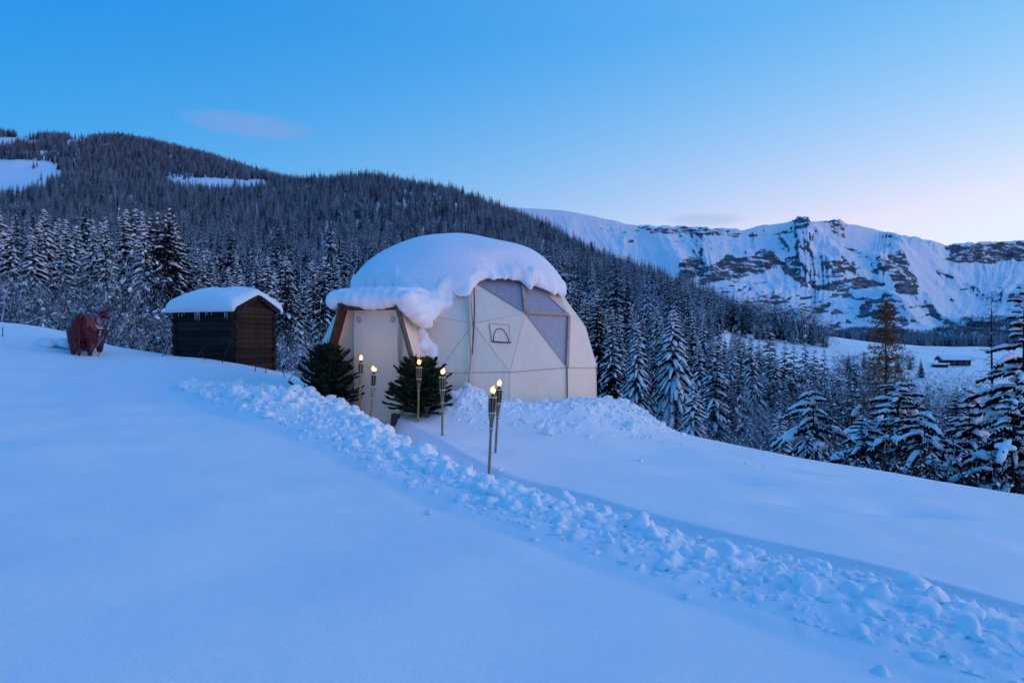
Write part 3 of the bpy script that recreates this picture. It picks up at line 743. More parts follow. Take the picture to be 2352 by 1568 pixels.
# vertical skirt under the lowest ring
ring = [i for i in range(len(GV)) if GV[i, 2] < 0.25 and GV[i, 2] > 0.1 and any(i in t for t in GT)]
ring.sort(key=lambda i: math.atan2(GV[i, 1], GV[i, 0]))
for i, a in enumerate(ring):
    b_ = ring[(i + 1) % len(ring)]
    pa, pb = GV[a] * DR, GV[b_] * DR
    mb = MB(); n, m_ = 14, 8
    V = []
    for j in range(m_ + 1):
        for k in range(n + 1):
            t_ = 0.002 + 0.996 * k / n
            p = pa + (pb - pa) * t_
            q = p.copy(); q[2] = p[2] * (1 - j / m_) + (-0.95) * (j / m_) - 0.008 * (j == 0)
            out = np.array([p[0], p[1], 0]); out /= np.linalg.norm(out)
            w_ = math.sin(math.pi * k / n)
            q = q + out * (0.02 * w_ + 0.012 * (j / m_) * math.sin(k * 1.7 + i * 2.3) * w_)
            V.append(q)
    Q = [(j * (n + 1) + k, (j + 1) * (n + 1) + k, (j + 1) * (n + 1) + k + 1, j * (n + 1) + k + 1) for j in range(m_) for k in range(n)]
    mb.add(V, q=Q)
    link('skirt_panel', mb.mesh('skirt_panel', M['canvas'], True), dome)
    mb = MB(); mb.tube([pa * 1.004, (pa + pb) / 2 * 1.002, pb * 1.004], 0.008, 6)
    link('seam', mb.mesh('seam', M['liner']), dome)
    if a == VE or a == ring[(ring.index(VE) + 1) % len(ring)]:
        q = pa.copy(); q[2] = -0.9
        mb = MB(); mb.tube([pa * 1.006, (pa * 1.006 + q) / 2 * np.array([1.006, 1.006, 1]), q * np.array([1.008, 1.008, 1])], 0.014 if a == VE else 0.01, 6)
        link('lacing_cord', mb.mesh('lacing_cord', M['black']), dome)
def on_sphere(px, py, r):
    """where a sight line meets the dome"""
    d = at(px, py, 1.0); d /= np.linalg.norm(d); b_ = d @ DC; disc = b_ * b_ - (DC @ DC - r * r)
    return (b_ - math.sqrt(max(disc, 0))) * d
def zc(zx, zy): return (zx * 0.3047 + 735, zy * 0.3047 + 514.5)
def dome_line(name, zpts, r, rad, mat):
    P = [on_sphere(*zc(*z), DR + r) - DC for z in zpts]
    # follow straight lower skirt where the dome is vertical
    mb = MB(); mb.tube(P, rad, 6); link(name, mb.mesh(name, mat, True), dome)
dome_line('air_tube', [(1118, 500), (1124, 600), (1130, 700), (1135, 800), (1139, 900), (1141, 1000), (1138, 1060), (1128, 1160), (1126, 1220)], 0.03, 0.035, M['tube'])
dome_line('hanging_cable', [(1160, 430), (1162, 520), (1164, 620), (1164, 700), (1158, 800), (1152, 900), (1147, 1000), (1145, 1060)], 0.035, 0.013, M['black'])
# small vent flap: a square of cloth with an arched zip
pA, pB, pD = GV[VA] * DR, GV[VB] * DR, GV[VD] * DR
nn = np.cross(pB - pA, pD - pA); nn /= np.linalg.norm(nn); nn = nn if nn @ pA > 0 else -nn
def on_panel(zx, zy, lift):
    d = at(*zc(zx, zy), 1.0); t_ = ((DC + pA + nn * lift) @ nn) / (d @ nn); return d * t_ - DC
corners = [(1278, 750), (1424, 762), (1436, 892), (1298, 888)]
mb = MB(); V = [on_panel(*c, 0.034) for c in corners]; mb.add(V, q=[(3, 2, 1, 0)])
flap = link('vent_flap', mb.mesh('vent_flap', M['canvas']), dome)
mb = MB(); mb.tube([on_panel(*c, 0.038) for c in corners + corners[:1]], 0.007, 5); link('stitching', mb.mesh('stitching', M['liner']), flap)
arch = [(1308, 888), (1309, 850), (1316, 815), (1332, 793), (1355, 786), (1380, 796), (1402, 822), (1418, 860), (1424, 888)]
mb = MB(); mb.tube([on_panel(*c, 0.042) for c in arch], 0.009, 5); link('zip', mb.mesh('zip', M['seam']), flap)
mb = MB(); mb.tube([on_panel(*c, 0.042) for c in ((1296, 884), (1360, 890), (1440, 893))], 0.013, 5); link('zip', mb.mesh('zip', M['black']), flap)

# snow cap on the dome, its lower rim read off the photograph
rim_z = [(250, 470), (330, 455), (480, 440), (620, 500), (760, 600), (835, 650), (850, 600), (905, 535), (1000, 500), (1090, 512), (1135, 515), (1168, 440), (1190, 405), (1300, 398), (1420, 402), (1515, 408), (1580, 452), (1630, 440), (1700, 470), (1780, 500), (1828, 500)]
rim = []
for z in rim_z:
    p = on_sphere(*zc(*z), DR + 0.12) - DC; rim.append((math.degrees(math.atan2(p[0], -p[1])), math.degrees(math.acos(p[2] / np.linalg.norm(p)))))
rim = np.array(rim); rim = rim[np.argsort(rim[:, 0])]
print('RIM', np.round(rim, 1).tolist())
lo, hi = rim[0], rim[-1]
ang = np.concatenate([rim[:, 0], [hi[0] + 25, 140, 180]]); th = np.concatenate([rim[:, 1], [46, 46, 46]])
ang = np.concatenate([[-180, -140, lo[0] - 15], ang]); th = np.concatenate([[48, 48, 47], th])
na, ntz = 420, 110
phi = np.linspace(-180, 180, na, endpoint=False)
tm = np.interp(phi, ang, th) + 2.4 * fbm(phi / 7, phi * 0 + 3, 3, 201) + 1.6 * fbm(phi / 2.4, phi * 0 + 9, 3, 211)
tt = np.concatenate([np.linspace(0, 0.8, 60), 0.8 + 0.2 * np.sin(np.linspace(0, 1, ntz - 60 + 1)[1:] * math.pi / 2)])
PH, TT = np.meshgrid(np.radians(phi), tt, indexing='xy')
TH = np.radians(tm)[None, :] * TT
dirs = np.stack([np.sin(PH) * np.sin(TH), -np.cos(PH) * np.sin(TH), np.cos(TH)], 2)
thd = np.degrees(TH); dd = tm[None, :] - thd
ew = 6.0 + 6.0 * np.exp(-((np.degrees(PH) + 85) / 30) ** 2) + 3.0 * np.exp(-((np.degrees(PH) - 85) / 25) ** 2)
edge = np.sqrt(np.clip(1 - (1 - np.clip(dd / ew, 0, 1)) ** 2, 0, 1))
thick = (0.34 - 0.14 * (thd / 46) ** 3) * edge + 0.015
thick = thick + 0.09 * np.exp(-((np.degrees(PH) - 60) / 50) ** 2) * np.exp(-((thd - 31) / 10) ** 2) * edge
flat_ = dirs.reshape(-1, 3)
thick = thick + (0.030 * sn(flat_ * DR, 0.8) + 0.018 * sn(flat_ * DR, 2.6, off=6)).reshape(thick.shape) * edge
rough_band = (1 - sstep(2.0, 7.0, dd)) * edge
thick = thick + rough_band * (0.050 * sn(flat_ * DR, 5.0, off=3) + 0.042 * sn(flat_ * DR, 12.0, off=12)).reshape(thick.shape)
# broken scarp above the windows where a slab slid off
sc_ = np.exp(-((np.degrees(PH) - 27) / 11) ** 2)
thw = np.degrees(TH) + 1.2 * sn(flat_ * DR, 2.0, off=9).reshape(TT.shape)
thick = thick * (1 - 0.55 * sc_ * sstep(31, 38, thw))
Pout = dirs * (DR + 0.02 + thick)[..., None]
Pin = dirs * (DR + 0.012)
V = np.concatenate([Pout.reshape(-1, 3), Pin.reshape(-1, 3)])
idx = np.arange(ntz * na).reshape(ntz, na); nx = np.roll(idx, -1, axis=1)
Q1 = np.stack([idx[:-1], idx[1:], nx[1:], nx[:-1]], 2).reshape(-1, 4)
off = ntz * na
Q2 = np.stack([idx[:-1], nx[:-1], nx[1:], idx[1:]], 2).reshape(-1, 4) + off
Q3 = np.stack([idx[-1], idx[-1] + off, nx[-1] + off, nx[-1]], 1)
me = mesh_np('snow_cap', V, np.zeros((0, 3), int), np.vstack([Q1, Q2, Q3]), M['snow_lump'], True)
tag(link('snow_blanket', me, None, tuple(DC)), 'thick smooth snow cap draped over the top of the dome tent', 'snow')

# ------------------------------------------------------------------ the entrance porch
PO = np.array([-3.02, 14.5, -2.05]); pax = np.array([-0.26, -0.966, 0]); prt = np.array([0.966, -0.26, 0]); UP = np.array([0, 0, 1.0])
def pp(l, d, z): return prt * l - pax * d + UP * z       # lateral, depth behind the front, height above the base
porch = thing('entrance_porch', 'trapezoid cream canvas porch with wooden edge boards at the tent door', 'porch', tuple(PO))
HT, HB, ZT = 0.64, 1.50, 2.82
def hw(z): return HB + (HT - HB) * z / ZT
DEP = 2.6
for s_ in (-1, 1):
    mb = MB(); n = 10
    V, Q = [], []
    for j in range(n + 1):
        for k in range(n + 1):
            z = ZT * j / n; d = 0.04 + DEP * k / n
            V.append(pp(s_ * hw(z), d, z) + prt * s_ * (-0.03 * math.sin(math.pi * k / n) * math.sin(math.pi * j / n)))
    for j in range(n):
        for k in range(n):
            q = (j * (n + 1) + k, j * (n + 1) + k + 1, (j + 1) * (n + 1) + k + 1, (j + 1) * (n + 1) + k)
            Q.append(q if s_ > 0 else q[::-1])
    mb.add(V, q=Q); link('side_wall', mb.mesh('side_wall', M['canvas'], True), porch)
mb = MB(); mb.add([pp(-HT, 0.04, ZT), pp(HT, 0.04, ZT), pp(HT, DEP, ZT), pp(-HT, DEP, ZT)], q=[(0, 1, 2, 3)]); link('roof', mb.mesh('roof', M['canvas']), porch)
# edge boards: slanted left, slanted right, top
sl = pp(-HT, 0, ZT) - pp(-HB, 0, 0); sl /= np.linalg.norm(sl)
for s_, wid, mt in ((-1, 0.34, 'wood_porch'), (1, 0.16, 'wood_grey')):
    a, b_ = pp(s_ * HB, wid / 2 - 0.12, 0), pp(s_ * HT, wid / 2 - 0.12, ZT)
    d = b_ - a; L = np.linalg.norm(d); d /= L
    n_ = np.cross(d, -pax); n_ /= np.linalg.norm(n_)
    mb = MB(); mb.box((a + b_) / 2, L + 0.04, wid, 0.045, d, -pax, n_)
    link('edge_board', mb.mesh('edge_board', M[mt]), porch)
mb = MB(); mb.box(pp(0, 0.05, ZT + 0.02), 2 * HT + 0.1, 0.36, 0.05, prt, -pax, UP); link('edge_board', mb.mesh('edge_board', M['wood_porch']), porch)
mb = MB(); mb.box(pp(0, -0.02, ZT - 0.06), 2 * HT + 0.02, 0.04, 0.10, prt, -pax, UP); link('edge_board', mb.mesh('edge_board', M['wood_porch']), porch)
# front cloth set back behind the boards, and the hanging door curtain
RC = 0.26
def cloth(name, fn, nu, nv, mat, parent):
    V = [fn(i / nu, j / nv) for j in range(nv + 1) for i in range(nu + 1)]
    Q = [(j * (nu + 1) + i, j * (nu + 1) + i + 1, (j + 1) * (nu + 1) + i + 1, (j + 1) * (nu + 1) + i) for j in range(nv) for i in range(nu)]
    mb = MB(); mb.add(V, q=Q); return link(name, mb.mesh(name, mat, True), parent)
cloth('front_panel', lambda u, v: pp(-hw(v * ZT) + 2 * hw(v * ZT) * u, RC + 0.06 + 0.02 * math.sin(u * 9 + v * 2), v * ZT), 24, 16, M['canvas'], porch)
def cur(u, v):
    z = 0.10 + (ZT - 0.12) * v
    l = -0.50 + 1.06 * u + 0.05 * (1 - v) * math.sin(v * 7) * (u > 0.9)
    fold = 0.03 * math.sin(u * 5.5 + v * 1.5) * (1 - v) + (0.05 * math.sin(v * 9 + 1) * max(0, (u - 0.85) / 0.15))
    return pp(l, RC - 0.02 - fold, z)
curtain = cloth('door_curtain', cur, 30, 30, M['canvas'], porch)
def curedge(v): 
    p = cur(1.0, v); return p
cloth('curtain_flap', lambda u, v: cur(1.0, v) + prt * 0.06 * u - pax * (0.16 * u), 4, 30, M['canvas'], porch)
cloth('ground_flap', lambda u, v: pp(0.42 + 0.22 * u + 0.10 * v, RC - 0.10 - 0.28 * v + 0.05 * math.sin(u * 6), 0.52 - 0.40 * v), 8, 8, M['seam'], porch)
for l in (-0.36, 0.44):
    mb = MB(); c0 = pp(l, RC - 0.06, ZT - 0.30)
    mb.tube([c0 + prt * 0.035 * math.cos(a) + UP * 0.05 * math.sin(a) for a in np.linspace(0, 2 * math.pi, 13)], 0.007, 5)
    link('eyelet_ring', mb.mesh('eyelet_ring', M['seam']), porch)
# snow lying on the porch, merging with the cap
mb = MB()
def pel(l, d, z, rl, rd, rz, src=None):
    ellipsoid(mb, pp(l, d, z), (rl, rd, rz), np.stack([prt, -pax, UP], 1), src)
for d in np.linspace(0.12, 1.9, 8):
    for l in np.linspace(-0.62, 0.62, 7):
        pel(l, d, ZT + 0.20 + 0.07 * d * 0.6, 0.27, 0.32, 0.20)
for l in np.linspace(-0.82, 0.85, 10): pel(l, 0.02 + 0.05 * math.sin(l * 6), ZT + 0.13 - 0.05 * (abs(l) > 0.7) - 0.05 * math.sin(l * 4 + 1), 0.22, 0.26, 0.19)
for d in np.linspace(0.1, 1.9, 9):
    pel(-0.80, d, ZT + 0.14, 0.22, 0.3, 0.20)
    pel(0.80, d, ZT + 0.10, 0.25, 0.3, 0.22); pel(0.93, d + 0.05, ZT - 0.06, 0.23, 0.26, 0.22)
for l, d, z, r_ in ((0.80, 0.05, -0.02, 0.20), (0.88, 0.10, -0.16, 0.17), (0.94, 0.22, -0.24, 0.18), (0.98, 0.40, -0.28, 0.18), (1.02, 0.60, -0.27, 0.17), (1.06, 0.75, -0.22, 0.17), (1.04, 0.95, -0.08, 0.22), (0.98, 1.2, 0.05, 0.28), (0.95, 0.9, 0.02, 0.26), (0.9, 0.7, 0.0, 0.26), (0.85, 1.5, 0.22, 0.34), (0.7, 1.8, 0.36, 0.36), (1.05, 1.75, 0.30, 0.34), (1.15, 1.5, 0.08, 0.22), (0.4, 1.9, 0.45, 0.36), (1.08, 0.62, -0.40, 0.10), (1.0, 0.5, -0.42, 0.10)):
    pel(l, d, ZT + z, r_, r_, r_ * 0.85, ICO2)
me = remesh(mb, 'porch_snow', 0.032, M['snow_lump'], 5, 0.5, 0.016, 2.6, 0.012)
tag(link('porch_snow', me, None, tuple(PO)), 'thick bulging snow slab on the porch roof slumping down its corner', 'snow')
mb = MB()
for l, d, z, r_ in ((0.82, 0.75, 2.28, 0.13), (0.86, 0.80, 2.14, 0.18), (0.93, 0.85, 1.99, 0.20), (1.00, 0.90, 1.86, 0.21), (1.06, 0.92, 1.74, 0.19), (0.90, 0.65, 1.95, 0.14), (1.12, 1.0, 1.80, 0.14), (1.05, 0.8, 1.66, 0.12)):
    pel(l, d, z, r_, r_ * 0.8, r_, ICO2)
me = remesh(mb, 'snow_chunk', 0.026, M['snow_lump'], 3, 0.5, 0.020, 5.0, 0.014)
tag(link('snow_chunk', me, None, tuple(PO)), 'lump of snow stuck on the slanted side of the porch', 'snow')
# ------------------------------------------------------------------ log hut
HN = np.array([-8.97, 22.05]); HA = np.array([-0.934, 0.357]); HB_ = np.array([0.357, 0.934])
HL, HW_, EAVE, BASE = 2.45, 1.8, 1.02, -1.15
hut = thing('log_hut', 'small dark log hut with thick snow roof at the forest edge', 'hut', (HN[0], HN[1], 0))
a3, b3 = np.array([HA[0], HA[1], 0]), np.array([HB_[0], HB_[1], 0])
LH = 0.165
nlog = int((EAVE - BASE) / LH)
logm = {}
def log_mesh(L, rad, mat):
    k = (round(L, 3), mat)
    if k not in logm:
        mb = MB(); n = 6
        V = []
        xs = np.linspace(-L / 2, L / 2, n)
        prof = [(-0.065, -0.080), (0.055, -0.080), (0.072, -0.05), (0.072, 0.05), (0.055, 0.080), (-0.065, 0.080)]
        for x in xs:
            for (w_, h_) in prof: V.append((x, w_ + 0.008 * math.sin(x * 5 + h_ * 30), h_))
        Q = [(i * 6 + j, i * 6 + (j + 1) % 6, (i + 1) * 6 + (j + 1) % 6, (i + 1) * 6 + j) for i in range(n - 1) for j in range(6)]
        T = [(0, 2, 1), (0, 3, 2), (0, 4, 3), (0, 5, 4)] + [tuple((n - 1) * 6 + q for q in t) for t in ((0, 1, 2), (0, 2, 3), (0, 3, 4), (0, 4, 5))]
        mb.add(V, q=Q, t=T); logm[k] = mb.mesh('log', M[mat])
    return logm[k]
def put_log(c, ax, L, mat, outward):
    o = link('log', log_mesh(L, 0.08, mat), hut)
    x = Vector(ax); y = Vector(outward); z = Vector((0, 0, 1))
    o.matrix_local = Matrix(((x.x, y.x, 0, c[0]), (x.y, y.y, 0, c[1]), (0, 0, 1, c[2]), (0, 0, 0, 1)))
    return o
for i in range(nlog):
    z = BASE + LH * (i + 0.5)
    jit = 0.012 * math.sin(i * 2.7)
    ext = 0.13 if i % 2 else 0.09
    put_log(a3 * HL / 2 + UP * z - b3 * jit, a3, HL + 2 * ext, 'wood_dark', -b3)
    put_log(a3 * HL / 2 + b3 * HW_ + UP * z, a3, HL + 2 * ext, 'wood_dark', b3)
    z2 = z + LH / 2
    put_log(b3 * HW_ / 2 + UP * z2 - a3 * jit, b3, HW_ + 2 * (0.22 - ext), 'wood_red', -a3)
    put_log(b3 * HW_ / 2 + a3 * HL + UP * z2, b3, HW_ + 2 * (0.22 - ext), 'wood_dark', a3)
RISE = 0.46
for k in range(4):
    z = EAVE + LH * (k + 0.3); w_ = HW_ * (1 - (k * LH + 0.06) / (RISE + 0.1))
    if w_ > 0.25:
        put_log(b3 * HW_ / 2 + UP * z - a3 * 0.01, b3, w_, 'wood_red', -a3); put_log(b3 * HW_ / 2 + a3 * HL + UP * z, b3, w_, 'wood_dark', a3)
OV, OG = 0.16, 0.15
for s_ in (-1, 1):
    slope = math.atan2(RISE, HW_ / 2)
    d = (b3 * s_ * math.cos(slope) - UP * math.sin(slope)); L = (HW_ / 2 + OV) / math.cos(slope)
    top = b3 * HW_ / 2 + UP * (EAVE + RISE + 0.09)
    n_ = np.cross(a3, d); n_ = n_ if n_[2] > 0 else -n_
    mb = MB(); mb.box(top + d * L / 2 + a3 * (HL / 2), HL + 2 * OG, L, 0.05, a3, d, n_); rf = link('roof', mb.mesh('roof', M['wood_dark']), hut)
    for e in (-OG - 0.02, HL + OG + 0.02):
        mb = MB(); mb.box(top + d * L / 2 + a3 * e - n_ * 0.035, 0.035, L + 0.03, 0.14, a3, d, n_); link('verge_board', mb.mesh('verge_board', M['wood_dark']), hut)
# the roof's snow
ns, nt_ = 70, 70
S, T_ = np.meshgrid(np.linspace(-1, 1, ns), np.linspace(-1, 1, nt_), indexing='ij')
S = np.sin(S * math.pi / 2); T_ = np.sin(T_ * math.pi / 2)
def roofz(t): return EAVE + RISE + 0.12 - np.abs(t) * (HW_ / 2 + OV) * RISE / (HW_ / 2)
hs, ht = HL / 2 + OG + 0.07, HW_ / 2 + OV + 0.10
gab = np.where(S < 0, 1.0, 1.0)
e_s = np.where(S < 0, np.clip(1 - np.abs(S) ** 22, 0, 1) ** 0.5, np.clip(1 - np.abs(S) ** 5, 0, 1) ** 0.5)
e_t = np.clip(1 - np.abs(T_) ** 12, 0, 1) ** 0.5
thk = (0.30 + 0.16 * np.abs(T_) ** 1.5) * e_s * e_t * (0.62 + 0.38 * np.clip((S + 1) / 0.55, 0, 1)) + 0.01
rz = np.where(np.abs(T_) < 1.5, roofz(np.sqrt(T_ ** 2 + 0.01)), 0)
ex_ = 0.13 * np.sin(np.pi * np.clip(thk / 0.46, 0, 1)) * np.sign(T_) * sstep(0.75, 1.0, np.abs(T_))
top = HA[None, None, :] * (HL / 2 + S * hs)[..., None] + HB_[None, None, :] * (HW_ / 2 + T_ * ht + ex_)[..., None]
nzv = 0.025 * fbm(S * 2.5 + 4, T_ * 2.5 + 4, 3, 231) + 0.018 * fbm(S * 14, T_ * 14, 2, 233) * (thk < 0.3)
ztop = rz + thk + nzv * e_s * e_t; zbot = rz - 0.0 + 0 * thk
sagm = np.clip((np.abs(T_) - 0.9) / 0.1, 0, 1) * 0.10
V = np.concatenate([np.dstack([top, ztop - sagm]).reshape(-1, 3), np.dstack([HA * (HL / 2 + S * hs)[..., None] + HB_ * (HW_ / 2 + T_ * ht)[..., None], zbot - sagm]).reshape(-1, 3)])
i = np.arange(ns * nt_).reshape(ns, nt_); of = ns * nt_
Qa = np.stack([i[:-1, :-1], i[1:, :-1], i[1:, 1:], i[:-1, 1:]], 2).reshape(-1, 4)
Qb = Qa[:, ::-1] + of
bd = np.concatenate([i[0, :], i[1:, -1], i[-1, -2::-1], i[-2:0:-1, 0]]); bn = np.roll(bd, -1)
Qc = np.stack([bd, bn, bn + of, bd + of], 1)
me = mesh_np('roof_snow', V, np.zeros((0, 3), int), np.vstack([Qa, Qb, Qc]), M['snow_lump'], True)
rs = tag(link('roof_snow', me, None, (HN[0], HN[1], 0)), 'pillow of snow on the roof of the log hut', 'snow')
for k in range(16):
    l = random.uniform(0.05, HL - 0.05); h = random.choice((0.06, 0.10, 0.16, 0.26, 0.34)) * random.uniform(0.7, 1.2)
    p = a3 * l - b3 * (OV - 0.02) + UP * (EAVE - 0.02 - 0.06)
    mb = MB(); mb.tube([p, p - UP * h * 0.5, p - UP * h], [0.010, 0.007, 0.001], 5, caps=False); link('icicle', mb.mesh('icicle', M['ice']), rs)

# ------------------------------------------------------------------ the cow statue
CS = 1.1
cow_x, cow_y = -12.35, 19.9
cow_z = gz(cow_x, cow_y) - 0.44
vdir = np.array([cow_x, cow_y]) / math.hypot(cow_x, cow_y)
turn = R(-11)
hd = np.array([vdir[0] * math.cos(turn) - vdir[1] * math.sin(turn), vdir[0] * math.sin(turn) + vdir[1] * math.cos(turn)])
cow = thing('cow_statue', 'glossy maroon cow statue standing hock deep in the snow', 'statue', (cow_x, cow_y, cow_z), math.atan2(hd[1], hd[0]))
cow.scale = (CS * 0.92, CS * 0.86, CS * 1.04)
mb = MB()
for c, r_ in (((-.62, 0, 1.02), (.36, .29, .35)), ((-.25, 0, .95), (.46, .35, .40)), ((.15, 0, .94), (.50, .36, .41)), ((.48, 0, .98), (.40, .30, .40)), ((-.72, .12, 1.02), (.26, .19, .34)), ((-.72, -.12, 1.02), (.26, .19, .34)),
              ((-.50, .23, 1.26), (.13, .09, .10)), ((-.50, -.23, 1.26), (.13, .09, .10)), ((-.80, 0, 1.30), (.20, .09, .09)), ((-.2, 0, 1.30), (.62, .10, .08)), ((.45, 0, 1.33), (.3, .12, .09)),
              ((-.42, 0, .60), (.20, .17, .17)), ((.62, 0, .80), (.22, .20, .30)), ((-.92, .10, 1.22), (.09, .07, .09)), ((-.92, -.10, 1.22), (.09, .07, .09)), ((.12, 0, .62), (.42, .24, .14))):
    ellipsoid(mb, c, (r_[0], r_[1] * 1.14, r_[2] * 1.03))
for s_ in (-1, 1):
    capsule(mb, (-.70, .20 * s_, .92), (-.66, .22 * s_, .62), .23, .17); capsule(mb, (-.66, .22 * s_, .62), (-.82, .21 * s_, .46), .16, .10)
    capsule(mb, (-.82, .21 * s_, .46), (-.76, .21 * s_, .08), .078, .062, 6); capsule(mb, (-.76, .21 * s_, .06), (-.73, .21 * s_, .03), .075, .085, 2)
    capsule(mb, (.46, .21 * s_, .85), (.50, .21 * s_, .48), .17, .105); capsule(mb, (.50, .21 * s_, .48), (.49, .21 * s_, .08), .078, .06, 6); capsule(mb, (.50, .21 * s_, .05), (.52, .21 * s_, .03), .075, .085, 2)
capsule(mb, (.66, 0, 1.08), (1.02, -.04, 1.30), .25, .17); capsule(mb, (1.02, -.04, 1.34), (1.36, -.10, 1.10), .15, .085)
ellipsoid(mb, (1.06, -.045, 1.40), (.12, .14, .10)); ellipsoid(mb, (1.38, -.10, 1.07), (.09, .085, .08)); capsule(mb, (1.05, -.045, 1.28), (1.30, -.09, 1.10), .13, .10)
me = remesh(mb, 'body', 0.022, M['maroon'], 10, 0.5)
cow_body = link('body', me, cow)
bvh = BVHTree.FromPolygons([v.co.copy() for v in me.vertices], [tuple(p.vertices) for p in me.polygons])
for s_ in (-1, 1):
    mb = MB(); base = np.array([1.04, -.045 + .11 * s_, 1.44])
    P = [base, base + (0, .09 * s_, .02), base + (.02, .17 * s_, .07), base + (.03, .20 * s_, .15), base + (.02, .19 * s_, .21)]
    mb.tube(P, [.045, .042, .034, .022, .006], 8); link('horn', mb.mesh('horn', M['maroon'], True), cow)
    mb = MB(); ellipsoid(mb, (0, 0, 0), (.05, .13, .065), src=ICO2); 
    o = link('ear', mb.mesh('ear', M['maroon'], True), cow); o.location = (1.02, -.045 + .25 * s_, 1.33); o.rotation_euler = (R(-14 * s_), 0, R(-14 * s_))
mb = MB(); mb.tube([(-.93, 0, 1.30), (-1.03, 0, 1.24), (-1.06, 0, 1.10), (-1.05, .01, .85), (-1.03, .02, .62), (-1.03, .02, .50)], [.05, .042, .032, .026, .03, .05], 8)
mb.tube([(-1.03, .02, .52), (-1.03, .02, .40), (-1.02, .02, .28)], [.05, .062, .012], 8); link('tail', mb.mesh('tail', M['maroon'], True), cow)
def print_text(txt, size, x0, z0, big=1.35):
    """lettering wrapped on the flank: large initials, small capitals"""
    cur_ = bpy.data.curves.new('lettering', 'FONT'); cur_.body = txt; cur_.size = size; cur_.space_character = 1.08
    cur_.small_caps_scale = 0.74; cur_.resolution_u = 2; cur_.offset = 0.0015
    for k, ch in enumerate(txt):
        if k and txt[k - 1] != ' ': cur_.body_format[k].use_small_caps = True
    o = bpy.data.objects.new('tmp', cur_); COL.objects.link(o)
    dg = bpy.context.evaluated_depsgraph_get(); dg.update()
    me = bpy.data.meshes.new_from_object(o.evaluated_get(dg)); bpy.data.objects.remove(o)
    bm = bmesh.new(); bm.from_mesh(me); bmesh.ops.triangulate(bm, faces=bm.faces)
    bmesh.ops.subdivide_edges(bm, edges=[e for e in bm.edges if e.calc_length() > 0.03], cuts=1); bm.to_mesh(me); bm.free()
    for v in me.vertices:
        x, z = x0 + v.co.x, z0 + v.co.y
        hit = bvh.ray_cast(Vector((x, -2, z)), Vector((0, 1, 0)))
        v.co = (x, hit[0].y - 0.006 if hit[0] else -0.3, z)
    me.materials.clear(); me.materials.append(M['print'])
    return link('lettering', me, cow)
print_text('Four Seasons', 0.135, -.78, 0.98)
print_text('HOTEL', 0.05, -.40, 0.90)
print_text('MEGEVE', 0.05, -.42, 0.83)
mb = MB()   # the small tree emblem above the words
for (x, z, r_) in ((-.34, 1.18, .035), (-.31, 1.15, .03), (-.37, 1.15, .03)):
    hit = bvh.ray_cast(Vector((x, -2, z)), Vector((0, 1, 0))); y = hit[0].y - 0.006 if hit[0] else -0.3
    mb.add([(x + r_ * math.cos(a), y, z + r_ * math.sin(a)) for a in np.linspace(0, 2 * math.pi, 8, endpoint=False)] + [(x, y, z)], t=[(8, k, (k + 1) % 8) for k in range(8)])
hit = bvh.ray_cast(Vector((-.34, -2, 1.11)), Vector((0, 1, 0))); y = hit[0].y - 0.006 if hit[0] else -0.3
mb.add([(-.347, y, 1.09), (-.333, y, 1.09), (-.333, y, 1.16), (-.347, y, 1.16)], q=[(0, 1, 2, 3)])
link('emblem', mb.mesh('emblem', M['print']), cow)

